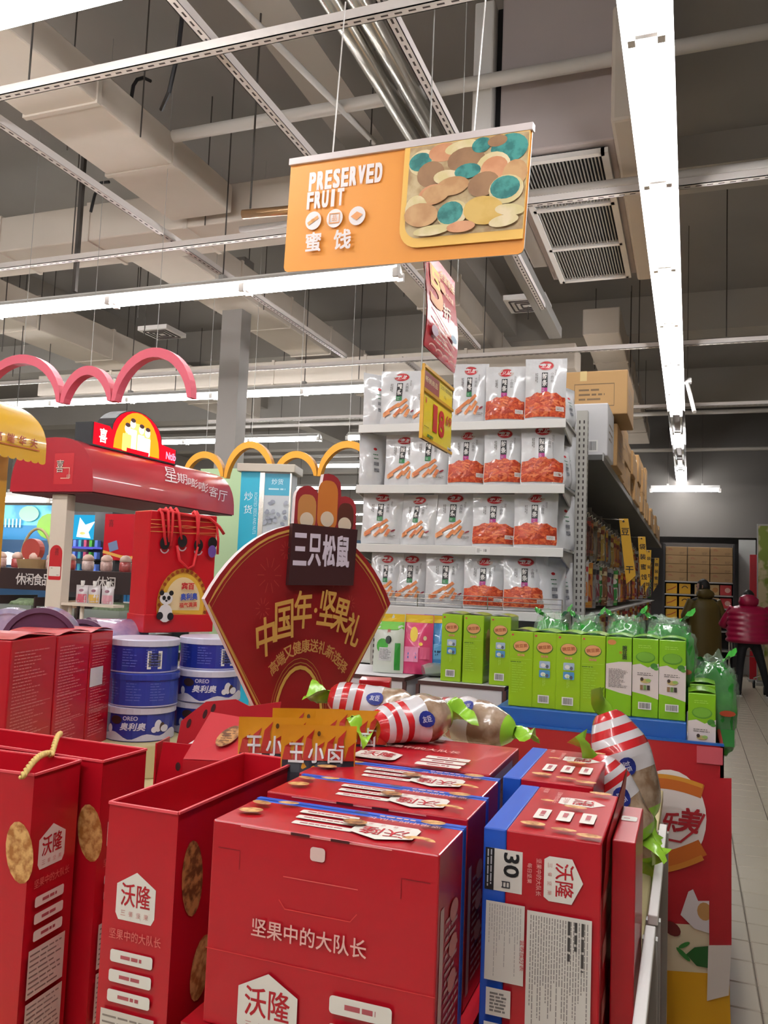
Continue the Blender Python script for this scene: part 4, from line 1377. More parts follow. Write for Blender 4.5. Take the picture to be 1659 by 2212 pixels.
# yellow category tags standing out into the aisle
M_YEL = mat('tag_yellow', '#d8a424', .5)
TAGS = [((1337, 1120), (1357, 1120), (1371, 1243), (1353, 1262), '豆干', 5.9), ((1378, 1159), (1394, 1159), (1401, 1248), (1384, 1268), '袋装蜜饯', 8.4), ((1397, 1188), (1407, 1188), (1406, 1263), (1393, 1280), '袋装蜜饯', 10.2), ((1414, 1205), (1424, 1205), (1421, 1262), (1411, 1278), '散装蜜饯', 12.0)]
for k, (a, b, c, d, tx, y) in enumerate(TAGS):
    A, B, C_, D = [at(*q, y=y) for q in (a, b, c, d)]
    base = Vector((A.x, y, D.z))
    g = thing('category_tag', ('yellow hanging tag with two characters, nearest in the aisle', 'yellow hanging tag with four characters, second in the aisle', 'yellow hanging tag overlapped by the four-character one', 'yellow hanging tag furthest down the aisle')[k], 'sign', base, 0)
    w = B.x - A.x; h = A.z - D.z; lean = (D.x - A.x)
    ol = [(0, h), (w, h), (w + lean, C_.z - D.z), (lean, 0)]
    m = MB(); m.prism(ol[::-1], .006, M_YEL, M_GREY, M_GREY); m.build('tag_board', g)
    m = MB(); m.tube([(w * .5, .003, h - .01), (AX - A.x + .02, .003, h + .02)], .004, M_STEEL, 6); m.build('support_wire', g)
    p = Print()
    n = len(tx)
    for i, ch in enumerate(tx):
        f = (.2 + .6 * i / (n - 1)) if n > 2 else (.2, .78)[i]
        p.text(ch, w * .52 + lean * f, h * (1 - f), w * .8, '#2a2016', bold=.02)
    p.ell(w * .5, h - .02, .008, .008, '#3a2a16', 8, 1)
    p.build('lettering', g, FRONT())

# ------------------------------------------------------------------ cartons on the top shelf
M_CARD = mat('carton_kraft', '#b08a5a', .7, vary=.05)
M_CARDW = mat('carton_white', '#d6d4d6', .6)
M_TAPE = mat('carton_tape', '#c9b27c', .3)
def carton(label, x0, x1, y0, y1, z0, h, m=None, mark=0):
    g = thing('carton', label, 'carton', ((x0 + x1) / 2, (y0 + y1) / 2, z0), 0, 'cartons stored on the top shelf')
    a, b = (x1 - x0) / 2, (y1 - y0) / 2
    MB().box((-a, -b, 0), (a, b, h), m or M_CARD).build('carton_body', g, bevel=.006)
    t = MB(); t.box((-.02, -b - .001, h - .06), (.02, b + .001, h + .001), M_TAPE); t.build('tape', g)
    p = Print()
    if mark == 1: p.line([(-a * .2, h * .2), (a * .7, h * .2), (a * .7, h * .7), (-a * .2, h * .7), (-a * .2, h * .2)], .006, '#6a5236'); p.lines(-a * .1, h * .3, a * .6, h * .62, 3, '#6a5236', 3, .4, .6)
    elif mark == 2: p.barcode(a * .3, h * .08, a * .75, h * .3); p.lines(-a * .4, h * .3, a * .0, h * .4, 1, '#a8a6a8', 2)
    elif mark == 3: p.rect(-a * .7, h * .1, a * .7, h * .4, '#9a4a2c'); p.lines(-a * .5, h * .15, a * .5, h * .35, 2, '#c9a06a', 2)
    else: p.lines(-a * .7, h * .35, a * .6, h * .75, 3, '#7a5e3a', int(y0 * 10), .25, .5); p.rect(a * .5, h * .5, a * .9, h * .8, '#d8d0c0')
    p.build('carton_print', g, FRONT(-b))
    p = Print(); p.lines(-b * .6, h * .3, b * .6, h * .7, 3, '#7a5e3a', 2, .25, .5); p.build('end_print', g, RIGHT(a))
    return g


zt = ZS + .031
carton('white carton with a barcode on the top shelf next to the end unit', -.86, -.44, 4.72, 5.1, zt, .30, M_CARDW, 2)
carton('kraft carton under the overhanging carton, behind the white one', -.84, -.42, 5.12, 5.55, zt, .26)
carton('kraft carton with a framed mark, overhanging on top of the stack', -.88, -.36, 5.05, 5.6, zt + .302, .27, None, 1)
rn = random.Random(5)
y = 5.62
k = 0
while y < 13.6:
    L = rn.uniform(.26, .42); st = 2 if y < 9.2 else 1
    for s in range(st):
        h = rn.uniform(.17, .25)
        if s == 0: h0 = h
        carton('kraft carton on the top shelf, %s from the overhanging carton%s' % (('first', 'second', 'third', 'fourth', 'fifth', 'sixth', 'seventh', 'eighth', 'ninth', 'tenth', 'eleventh', 'twelfth', 'thirteenth', 'fourteenth', 'fifteenth', 'sixteenth', 'seventeenth', 'eighteenth', 'nineteenth', 'twentieth', 'twenty-first', 'twenty-second', 'twenty-third', 'twenty-fourth', 'twenty-fifth', 'twenty-sixth')[k], '' if st == 1 else (', lower layer', ', upper layer')[s]),
               -.84, -.47 + rn.uniform(0, .04), y, y + L - .01, zt + (h0 + .001 if s else 0), h if not (8.4 < y < 9.0 and s) else .34, None, 3 if 8.4 < y < 9.0 else 0)
    y += L; k += 1

# ------------------------------------------------------------------ hanging signs over the end shelf
M_PYEL = mat('price_yellow', '#f6dc16', .4, coat=.3)
M_PFR = mat('price_frame', '#d8a010', .35)
PX = -1.0
def yz(px, py): return at(px, py, x=PX)
A, B, C_, D = yz(916, 768), yz(980, 856), yz(970, 985), yz(911, 942)
y0, y1 = (A.y + D.y) / 2, (B.y + C_.y) / 2
zt_, zb_ = (A.z + B.z) / 2, (C_.z + D.z) / 2
g = thing('price_board', 'yellow price board reading 18.69 hanging in front of the bags', 'sign', (PX, y0, zb_), 0)
W, H = y1 - y0, zt_ - zb_
MB().box((-.006, 0, 0), (0, W, H), M_PYEL).build('board', g)
for q in (0, H * .64, H - .012): MB().box((-.008, -.006, q), (.006, W + .006, q + .012), M_PFR).build('frame_rail', g)
MB().box((-.008, -.008, 0), (.006, 0, H), M_PFR).build('frame_rail', g)
p = Print()
p.rect(.01, H * .7, W * .52, H * .93, '#8e3a32'); p.text('畅销商品', W * .26, H * .83, H * .08, '#e8d0a8', w=W * .4, bold=.02)
p.text('卫龙小面筋辣条', W * .77, H * .88, H * .06, '#6a5a10', w=W * .42); p.text('312g', W * .72, H * .76, H * .05, '#6a5a10')
p.text('¥', W * .1, H * .54, H * .08, '#c83a1c', bold=.02); p.text('1', W * .40, H * .37, H * .38, '#c8261c', w=W * .14, bold=.05); p.text('8', W * .62, H * .35, H * .38, '#c8261c', w=W * .2, bold=.04); p.text('69', W * .87, H * .46, H * .14, '#c8501c', w=W * .2, bold=.03)
p.lines(.02, H * .17, W * .3, H * .2, 1, '#a08a18', 3); p.lines(W * .15, H * .06, W * .35, H * .1, 1, '#4a7a2a', 5, .9, .9)
p.rect(W * .84, -.012, W * 1.0, H * .08, '#d8d8de'); p.rect(W * .88, .0, W * .96, H * .06, '#4a4a5a')
p.build('price_print', g, RIGHT(0))
MB().tube([(-.012, .004, H * .9), (-.012, .004, ZC - zb_)], .002, M_GREY, 5).build('hanging_wire', g)
# discount poster above it
A, B, C_, D = yz(919, 572), yz(993, 545), yz(979, 806), yz(917, 745)
y0, y1 = (A.y + D.y) / 2, (B.y + C_.y) / 2
zt_, zb_ = A.z + .1, (C_.z + D.z) / 2
g = thing('discount_poster', 'red and gold hanging discount poster with a large figure 5', 'poster', (PX, y0, zb_), 0)
W, H = y1 - y0, zt_ - zb_
M_POST = mat('poster_red', '#c22430', .2, coat=.5)
m = MB(); 
for s_ in (0, 1):
    m.grid(lambda u, v: (-.004 * s_ + .012 * math.sin(v * 5), W * u, H * v), 4, 8, M_POST, bool(s_))
m.build('sheet', g)
tf = lambda x, y, w: Vector((.012 * math.sin(y / H * 5) + w + .002, x, y))
p = Print(.0005)
p.text('5', W * .3, H * .66, H * .42, '#d88a2a', w=W * .42, bold=.05); p.text('5', W * .31, H * .76, H * .2, '#e8c23a', w=W * .3, bold=.03)
p.text('折', W * .62, H * .52, H * .15, '#e6d8c0', w=W * .28, bold=.03); p.text('全国商品', W * .7, H * .88, H * .09, '#e0b86a', w=W * .5, bold=.02); p.text('满减优惠', W * .72, H * .72, H * .06, '#e8d0a0', w=W * .35)
p.ell(W * .52, H * .75, W * .1, H * .05, '#d8822a', 12, 1)
for k in range(3): p.line([(W * .15, H * (.42 - .08 * k)), (W * .85, H * (.28 - .08 * k))], .006, '#e6b8a0')
p.lines(W * .2, H * .1, W * .9, H * .3, 5, '#e6c4b0', 5, .35, .5)
p.ell(W * .8, H * .3, W * .1, H * .04, '#9ab0c4', 10, 1); p.ell(W * .2, H * .2, W * .1, H * .05, '#c4a8b8', 10, 1)
for k in range(4): p.ring(W * (.2 + .2 * k), H * .02, W * .12, H * .05, .006, '#e6b0a0', 10, 170, 10)
p.build('poster_print', g, tf)
m = MB(); m.tube([(-.004, 0, -.1), (-.004, 0, ZC - zb_)], .002, M_GREY, 5); m.tube([(0, W, zt_ - zb_), (0, W, ZC - zb_)], .002, M_GREY, 5); m.build('hanging_wire', g)
# ------------------------------------------------------------------ the PRESERVED FRUIT sign
dR = 3.0; dL = dR * 1.157
TL, TR_, BR, BL = at(631, 345, d=dL), at(1147, 266, d=dR), at(1135, 548, d=dR), at(611, 588, d=dL)
Ux = ((TR_ - TL) + (BR - BL)).normalized()
Vz = ((TL - BL) + (TR_ - BR)).normalized(); Vz = (Vz - Ux * Vz.dot(Ux)).normalized()
Nn = Ux.cross(Vz)
W = ((TR_ - TL).length + (BR - BL).length) / 2; H = ((TL - BL).length + (TR_ - BR).length) / 2
org = (TL + TR_ + BR + BL) / 4 - Ux * W / 2 - Vz * H / 2
g = thing('hanging_sign', 'orange hanging sign reading PRESERVED FRUIT with a fruit picture', 'sign', org)
g.rotation_euler = Matrix((Ux, -Nn, Vz)).transposed().to_euler()
M_OR = mat('sign_orange', '#e8983a', .5)
rr = .02
ol = [(0, rr), (.006, .006), (rr, 0), (W - rr, 0), (W - .006, .006), (W, rr), (W, H), (0, H)]
MB().prism(ol, .008, M_OR, M_WHITE).build('board', g)
MB().box((-.004, -.012, H - .028), (W + .004, .02, H), mat('sign_rail', '#cfc4c2', .45)).build('top_rail', g, bevel=.002)
p = Print(.0006)
IW = '#ece4e2'
for word_, x_, y_, h_, w_ in (('PRESERVED', W * .09, H * .775, H * .165, W * .335), ('FRUIT', W * .09, H * .605, H * .15, W * .175)):
    for i_, ch_ in enumerate(word_):
        cw_ = w_ / len(word_)
        p.text(ch_, x_ + cw_ * (i_ + .5), y_, h_, IW, w=cw_ * (.86 if ch_ != 'I' else .45), bold=.05)
for k, x in enumerate((.13, .228, .328)): p.ell(W * x, H * .425, H * .08, H * .08, IW, 24, 1)
p.rect(W * .104, H * .41, W * .156, H * .44, '#e0a05a', rot=.5); p.ell(W * .13, H * .425, H * .02, H * .016, '#c98a40', 10, 1)
p.line([(W * .206, H * .385), (W * .25, H * .385), (W * .25, H * .465), (W * .206, H * .465), (W * .206, H * .385)], .005, '#e0985a'); p.text('品', W * .229, H * .425, H * .05, '#e0985a')
p.poly([(W * .302, H * .422), (W * .328, H * .46), (W * .354, H * .43), (W * .328, H * .385)], '#e0985a')
p.text('蜜', W * .14, H * .235, H * .17, IW, bold=.026); p.text('饯', W * .272, H * .235, H * .17, IW, bold=.026)
x0 = W * .515; yb = H * .11
def tab(x0, y0, x1, y1, r_):
    pts = [(x1, y1), (x0, y1)]
    for i in range(7):
        t = math.radians(180 + 90 * i / 6); pts.append((x0 + r_ + r_ * math.cos(t), y0 + r_ + r_ * math.sin(t)))
    pts.append((x1, y0)); return pts
p.build('sign_print', g, FRONT())
mm = MB(); mm.prism(tab(x0, yb, W - .004, H - .03, H * .17), .006, mat('tab_yellow', '#f0c060', .5), mat('tab_edge', '#f0c878', .5)); mm.build('picture_tab', g, loc=(0, -.012, 0))
# the picture: candied fruit as flat colour patches
p = Print(.0004)
px0, py0, px1, py1 = x0 + W * .022, yb + H * .075, W - .006, H - .032
bgm = mat('fruit_base', '#a98a62', .5, col2='#c9b48a', vscale=14)
p.poly(tab(px0, py0, px1, py1, H * .12), bgm)
rr_ = random.Random(3)
TEAL = mat('fruit_teal', '#1f6a68', .5, col2='#3f8f88', vscale=30); TAN = mat('fruit_tan', '#b88a5c', .5, col2='#caa070', vscale=12); BRN = mat('fruit_brown', '#8a6648', .5, col2='#9c7654', vscale=10)
CRM = mat('fruit_cream', '#e4d2ac', .5, col2='#d6c690', vscale=14); YLW = mat('fruit_yellow', '#caa24a', .5, col2='#d8b464', vscale=10); PNK = mat('fruit_apricot', '#c88a62', .5, col2='#d69c74', vscale=10)
pw, ph = px1 - px0, py1 - py0
FR = [(.1, .82, .13, .14, CRM, 0), (.1, .83, .1, .1, TEAL, .2), (.3, .9, .13, .1, PNK, 0), (.45, .95, .14, .07, CRM, .4), (.2, .68, .12, .14, BRN, .2), (.5, .78, .16, .14, BRN, -.2), (.62, .93, .08, .08, TEAL, .3), (.85, .85, .15, .15, TEAL, 0), (.75, .95, .08, .06, BRN, .2),
      (.73, .68, .14, .15, CRM, 0), (.74, .66, .11, .12, PNK, .2), (.92, .58, .1, .14, TAN, -.4), (.35, .62, .12, .08, CRM, -.3), (.52, .66, .11, .08, TEAL, .1), (.4, .52, .14, .1, TAN, .2), (.66, .5, .13, .13, BRN, .5), (.85, .42, .14, .15, CRM, 0), (.84, .44, .12, .12, TEAL, 0),
      (.24, .45, .13, .11, PNK, .3), (.26, .45, .12, .1, TAN, .3), (.08, .3, .1, .16, CRM, .5), (.12, .24, .15, .13, TAN, -.3), (.42, .22, .13, .14, CRM, .4), (.4, .23, .11, .12, TEAL, .5), (.68, .22, .17, .15, YLW, -.5), (.9, .2, .12, .06, CRM, -.4), (.85, .09, .12, .06, CRM, .4), (.25, .06, .16, .055, CRM, .2), (.5, .07, .12, .06, PNK, .1)]
for i, (u, v, a, b_, m_, t) in enumerate(FR):
    u = max(a * .9 + .01, min(1 - a * .9, u)); v = max(b_ + .005, min(1 - b_, v))
    if u < .25 and v < .2: u += .08
    p.ell(px0 + u * pw, py0 + v * ph, a * pw, b_ * ph, m_, 18, 1, t * .3)
p.build('fruit_picture', g, FRONT(-.012))
m = MB()
for u in (.19, .78):
    m.tube([(W * u, .004, H - .01), (W * u + .01, .004, H + .62)], .003, M_WHITE, 6)
m.build('hanging_rod', g)
# ------------------------------------------------------------------ second display: green boxes on a printed stand
M_PBLUE = mat('stand_blue', '#1a56a8', .35)
M_PRED = mat('stand_red', '#a5101e', .4)
M_PYE = mat('stand_yellow', '#d8a010', .45)
DY = 3.15
xr = at(1564, 1613, y=DY).x
ztop = at(1564, 1613, y=DY).z
st = thing('printed_stand', 'red printed display stand with a milk tea picture under the green boxes', 'display stand', (-.5, DY, 0))
SX, SY = -.5, DY
def sb(name, a, b, m, bevel=0): return part_box(name, a, b, m, st, SX, SY, bevel)
sb('front_panel', (-.69, DY, .0), (xr, DY + .012, ztop), M_PRED)
sb('side_panel', (xr - .012, DY, .0), (xr, DY + .95, ztop), M_PRED)
sb('tray_floor', (-.69, DY + .012, ztop - .13), (xr - .012, DY + .95, ztop - .115), M_PBLUE)
sb('tray_edge', (-.69, DY - .002, ztop), (xr, DY + .014, ztop + .008), M_PBLUE)
xb = at(1483, 1564, y=DY + .02).x
zbl = at(1483, 1562, y=DY + .02).z
sb('blue_riser', (-.69, DY + .02, ztop - .11), (xb, DY + .42, zbl), M_PBLUE, .003)
p = Print(.0004)
def ux(px, py):
    q = at(px, py, y=DY); return q.x - SX, q.z
def pp(*pts): return [ux(*q) for q in pts]
cream = mat('milk_tea_cream', '#d8c9a8', .45); 
p.poly(pp((1200, 1980), (1545, 2000), (1545, 2110), (1200, 2090)), cream)
p.poly(pp((1200, 2080), (1575, 2105), (1580, 2260), (1200, 2260)), M_PYE)
bl = [ux(1440 + 86 * math.cos(math.radians(a)), 1770 + 108 * math.sin(math.radians(a))) for a in range(0, 360, 12)]
p.poly(bl, '#e2d8d2')
for (y0, c, th) in ((1700, '#b8601e', 26), (1688, '#c98a2a', 8), (1850, '#b8601e', 30), (1872, '#c27a2a', 10)):
    s_ = 1 if y0 > 1770 else -1
    q = [ux(1362 + 156 * i / 12, y0 + s_ * 18 * math.sin(math.pi * (i + 2) / 15) + (s_ < 0) * 14 * i / 12 - (s_ > 0) * 24 * i / 12) for i in range(13)]
    p.line(q, th / 1784.5 * 3.25, c)
p.text('乐', *ux(1447, 1776), .072, '#a01824', w=.055, bold=.03, shear=.25); p.text('美', *ux(1490, 1772), .085, '#a01824', w=.075, bold=.03, shear=.25)
p.line([ux(1440, 1812), ux(1470, 1818), ux(1505, 1790), ux(1522, 1758)], .008, '#a01824')
p.poly(pp((1487, 1925), (1497, 1920), (1508, 1945), (1532, 1945), (1532, 2015), (1500, 2005), (1470, 1975)), '#d8d0d0'); p.ell(*ux(1522, 1968), .024, .03, '#b88a50', 14, 1)
p.ell(*ux(1452, 2005), .03, .022, '#6a1c1a', 14, 1, -.5)
p.poly(pp((1482, 2060), (1500, 2045), (1532, 2042), (1532, 2090), (1505, 2085)), '#1f5a22'); p.ell(*ux(1476, 2060), .03, .008, '#2f7a30', 10, 1, -.7); p.ell(*ux(1478, 2040), .022, .007, '#2f7a30', 10, 1, .6)
p.poly(pp((1532, 1680), (1580, 1680), (1580, 2040), (1532, 2040)), M_PRED)
p.poly(pp((1530, 2040), (1580, 2040), (1574, 2148), (1527, 2160)), '#d8cfc6')
p.rect(ux(1505, 1622)[0], ux(1505, 1640)[1] - .01, xr - SX - .004, ztop - .004, '#c0505c')
p.build('panel_print', st, FRONT(0))


# ------------------------------------------------------------------ green snack boxes
M_GRN = mat('green_box', '#7cb41a', .3, coat=.3)
M_GRN2 = mat('green_box_side', '#6fae1e', .3, coat=.3)
M_LIM = mat('lime_box', '#8fb81c', .3, coat=.3)
GW, GD, GH = .0915, .17, .285
def green_box(label, x, y, z, design, seed=0, rz=0.0):
    body = M_LIM if design in ('photos', 'plain') else M_GRN
    g = thing('snack_box', label, 'snack box', (x, y, z), rz, 'green snack boxes on the stand')
    b = MB(); b.box((0, 0, 0), (GW, GD, GH), body); b.build('carton', g, bevel=.003)
    m = MB(); m.grid(lambda u, v: (GW * u, .004 + (GD - .008) * v, GH + .0015 + .009 * math.sin(math.pi * u)), 8, 1, body); m.build('lid_flap', g)
    p = Print(.0003)
    if design in ('photos', 'plain'):
        p.ell(.012, GH - .014, .005, .004, '#b83a44', 8, 1)
        p.ell(GW * .5, GH - .058, .032, .023, '#4a6a1a', 16, 1); p.ell(GW * .5, GH - .056, .029, .02, '#d89a6a', 16, 1); p.text('豌豆脆', GW * .5, GH - .055, .014, '#9a4a24', w=.048, rot=.12, bold=.02)
        p.text('豌豆酥', GW * .5, GH - .09, .009, '#e08a78', w=.028, bold=.02)
        if design == 'photos':
            for k, c in enumerate(('#9fb4cc', '#4a8cc0')):
                y0 = GH - .135 - .034 * k; p.rrect(.027, y0, .068, y0 + .028, .004, c); p.ell(.042, y0 + .012, .01, .008, '#d8d8dc', 8, 1); p.ell(.057, y0 + .008, .006, .007, '#54586a', 8, 1)
            p.barcode(.024, .02, .066, .05); p.lines(.04, .07, .052, .13, 2, '#a8cc5a', 3, .4, .7, True)
        else:
            p.line([(.006, GH - .105), (GW - .006, GH - .105)], .001, '#a6cc5a'); p.lines(.012, .05, GW - .02, GH - .115, 13, '#9cc840', seed, .3, .4); p.lines(.006, GH - .12, .05, GH - .113, 1, '#4a6a14', 2)
    else:
        if design == 'text':
            top = [(0, GH - .1), (GW * .5, GH - .09), (GW, GH - .088)]; bot = [(GW, .075), (GW * .55, .082), (0, .095)]
        else:
            top = [(0, GH - .098), (GW * .3, GH - .092), (GW * .6, GH - .104), (GW, GH - .088)]; bot = [(GW, .068), (GW * .5, .082), (0, .09)]
        p.poly((top + bot)[::-1], '#d8cccb')
        if design == 'text':
            p.ell(.02, GH - .02, .016, .01, '#c8804a', 10, 1); p.vtext('豌豆脆', .066, GH - .055, .017, '#1a2216', step=.017, bold=.02); p.text('脆', .052, GH - .056, .01, '#c83a2a')
            p.lines(.01, .1, GW - .012, GH - .115, 14, '#5e5852', seed, .38, .55)
        else:
            p.ell(GW * .5, GH - .068, .034, .02, '#4f8a1e', 16, 1); p.ell(GW * .5, GH - .066, .03, .017, '#6aa02c', 16, 1); p.lines(.02, GH - .036, .07, GH - .022, 2, '#9ccc4c', 3, .4, .8)
            p.ell(.076, GH - .098, .013, .011, '#3c7a2c', 10, 1); p.ell(.083, GH - .107, .009, .006, '#4c9030', 8, 1)
            p.lines(.018, GH - .135, .072, GH - .122, 2, '#6a6460', 4, .4, .8)
            p.ell(.046, GH - .153, .018, .008, '#b8a468', 10, 1); p.ell(.034, GH - .147, .006, .007, '#3a2a24', 8, 1); p.ell(.056, GH - .15, .01, .006, '#8fae5a', 8, 1)
            for k in range(3): p.rect(.028 + .012 * k, GH - .185, .038 + .012 * k, GH - .168, ('#8a6a4a', '#6a8a4a', '#3a3430')[k])
            p.barcode(.022, .03, .068, .056, seed=seed)
    p.build('front_print', g, FRONT())
    q = Print(.0003); q.lines(.03, .04, GD - .03, GH - .06, 8, '#a4d04a', seed, .3, .5); q.ell(GD * .5, GH * .55, .05, .07, '#c8a46a', 16, 2); q.build('side_print', g, RIGHT(GW))
    return g


ypl = DY + .05
ROW = [('plain', 1098, 1148), ('photos', 1148, 1199), ('photos', 1200, 1253), ('plain', 1252, 1307), ('text', 1308, 1363), ('white', 1365, 1420), ('white', 1423, 1483)]
LB = ('lime snack box with fine print, first of the front row', 'lime snack box with two photos, second of the front row', 'lime snack box with two photos, third of the front row', 'lime snack box with fine print beside the white text panel', 'green snack box with a white text panel and black lettering', 'green snack box with a white wavy panel, sixth of the row', 'green snack box with a white wavy panel at the end of the row')
for k, (dg, a, b) in enumerate(ROW):
    c = at(a, 1500, y=ypl)
    green_box(LB[k], c.x, ypl + .003 * (k % 2), zbl + .001, dg, k)
# second row behind and the low pair
lo = at(1487, 1487, y=DY + .03)
green_box('green snack box with a white panel standing low at the stand corner', lo.x, DY + .03, ztop - .113, 'white', 11)
bpy.context.view_layer.update()
low = green_box('green snack box right behind the low one at the corner', lo.x + .004, DY + .22, ztop - .113, 'white', 12)
low.location.z += .012
# white pedestals
M_PED = mat('pedestal_white', '#d2d0d2', .5)
M_PEDE = mat('pedestal_edge', '#4a2c28', .6)
def pedestal(label, x0, x1, y0, y1, z1, legs):
    g = thing('pedestal', label, 'pedestal', ((x0 + x1) / 2, (y0 + y1) / 2, 0))
    a, b = (x1 - x0) / 2, (y1 - y0) / 2
    MB().box((-a, -b, z1 - .018), (a, b, z1 - .0005), M_PEDE).build('edge_band', g)
    MB().box((-a + .001, -b + .001, z1 - .004), (a - .001, b - .001, z1), M_PED).build('top_board', g)
    MB().box((-a + .012, -b + .004, .0), (a - .012, b - .004, z1 - .018), M_PED).build('side_board', g)
    for sx in (-1, 1): MB().box((sx * a - .008, -b, 0), (sx * a + .008, -b + .012, z1 - .018), M_PEDE).build('edge_strip', g)
    return g


pz = 1.10
n0 = at(902, 1475, y=3.62); n1 = at(1075, 1487, y=3.62)
pzn = (n0.z + n1.z) / 2 + .01
pedestal('white pedestal with dark edges under three lime boxes', n0.x, n1.x + .03, 3.62, 3.98, pzn, 0)
f0 = at(800, 1458, y=3.68); f1 = at(868, 1466, y=3.68)
pedestal('white pedestal with dark edges under the pink and green pouches', f0.x - .25, f1.x + .02, 3.66, 4.1, pzn, 0)
for k, (dg, px) in enumerate((('photos', 951), ('plain', 998), ('photos', 1056))):
    c = at(px, 1460, y=3.66)
    g = green_box(('lime snack box with two photos, first on the white pedestal', 'lime snack box with fine print on the white pedestal', 'lime snack box with two photos, last on the white pedestal')[k], c.x, 3.66, pzn + .001, dg, 20 + k)
    g.scale = (1.03, 1, 1.06)
# coloured pouches on the far pedestal
def col_pouch(label, px, py, d, w, h, base, deco, rz=.1, tilt=-.08):
    fn = pouch_fn(w, h, .07, seed=px, wr=.005, flat=.12)
    me = pouch_mesh(fn, mat('pouch_' + base[1:], base, .3, coat=.4, bump=.25, bscale=14))
    c = at(px, py, y=d)
    g = thing('snack_pouch', label, 'snack bag', (c.x, d, pzn + .001), 0, 'coloured pouches on the far pedestal', rot=(tilt, 0, rz))
    link('pouch', me, g)
    p = Print(.0004); deco(p, w, h); p.build('front_print', g, on_pouch(fn, w, h))
    return g


def d_green(p, w, h):
    p.rect(-w * .48, h * .86, w * .48, h * .99, '#dcb818', 4, 2); p.rect(-w * .48, h * .72, w * .48, h * .86, '#6ab83a', 4, 2)
    p.ell(-w * .2, h * .45, w * .2, h * .12, '#3c9c30', 14, 2); p.ell(.0, h * .55, w * .1, h * .07, '#26302a', 12, 2); p.rect(-w * .3, h * .2, w * .12, h * .42, '#c4c4c4', 3, 3); p.lines(-w * .28, h * .22, w * .1, h * .4, 8, '#70706e', 3, .4, .7)
    p.rect(w * .22, h * .05, w * .4, h * .5, '#2f8a34', 2, 5); p.text('果', 0, h * .7, h * .06, '#b82a34')
def d_pink(p, w, h):
    p.rect(-w * .48, h * .86, w * .48, h * .99, '#dcb818', 4, 2); p.ell(-w * .12, h * .66, w * .13, h * .13, '#e2c23a', 14, 2)
    p.ell(w * .25, h * .6, w * .06, h * .04, '#d8c0a0', 8, 1); p.ell(w * .12, h * .5, w * .07, h * .03, '#e0b83a', 8, 1)
    p.rect(-w * .42, h * .2, w * .05, h * .45, '#dc8aac', 3, 3); p.lines(-w * .3, h * .25, 0, h * .36, 2, '#3a6ab0', 5, .7, .8); p.rect(w * .1, h * .25, w * .42, h * .45, '#d0567e', 3, 2)
def d_blue(p, w, h):
    p.rect(-w * .48, h * .86, w * .48, h * .99, '#dcb818', 4, 2); p.rect(-w * .4, h * .25, w * .4, h * .5, '#5a9ccc', 3, 3); p.lines(-w * .3, h * .3, w * .3, h * .4, 2, '#1a3a5a', 5, .7, .8)


col_pouch('white and green fruit pouch on the far pedestal', 838, 1440, 3.80, .15, .285, '#c9cfc4', d_green, .2)
col_pouch('pink pouch with a yellow top on the far pedestal', 900, 1440, 3.84, .15, .285, '#c8386a', d_pink, .2)
col_pouch('blue pouch with a yellow top behind the lime boxes', 945, 1440, 3.9, .15, .285, '#1a78b8', d_blue, .2)
fn = pouch_fn(.15, .25, .06, seed=3, wr=.006, flat=.1)
g = thing('snack_pouch', 'silver pouch lying flat in front of the pink pouch', 'snack bag', at(905, 1452, y=3.72), 0, 'coloured pouches on the far pedestal', rot=(-1.5, .1, -1.1)); g.location.z = pzn + .028; g.location.y += .06
link('pouch', pouch_mesh(fn, mat('pouch_silver', '#a9b4ae', .2, metal=.5, bump=.2, bscale=12)), g)

# ------------------------------------------------------------------ green cellophane wrapped packs behind the row
def wrap_mat(name, c1, c2, sc):
    return mat(name, c1, .12, col2=c2, vscale=sc, lo=.45, hi=.62, coat=.6, bump=.6, bscale=16)


M_WR = wrap_mat('green_wrap', '#17801f', '#3fa83a', 9)
M_CLEAR = mat('clear_wrap', '#cfe6d0', .08, alpha=.16, coat=1.0, bump=1.0, bscale=11)
def blob(name, c, dims, m, parent=None, seed=0, amp=.12, n=2.6, nu=20, nv=12, rz=0.0, rot=None):
    """soft rounded-box bundle"""
    b = MB()
    def fn(u, v):
        th = 2 * math.pi * u; ph = math.pi * (v - .5)
        def sg(x, e): return math.copysign(abs(x) ** (2 / e), x)
        x = sg(math.cos(ph), n) * sg(math.cos(th), n); y = sg(math.cos(ph), n) * sg(math.sin(th), n); z = sg(math.sin(ph), n)
        d = 1 + amp * mnoise.noise(Vector((x * 2.3 + seed, y * 2.3, z * 2.3))) + amp * .6 * mnoise.noise(Vector((x * 5 + seed, y * 5, z * 5))) + amp * .45 * mnoise.noise(Vector((x * 10 + seed, y * 10, z * 10)))
        return Vector((x * dims[0] / 2 * d, y * dims[1] / 2 * d, z * dims[2] / 2 * d))
    b.grid(fn, nu, nv, m)
    o = b.build(name, parent, c if parent is None else c, rot or (0, 0, rz), True)
    return o


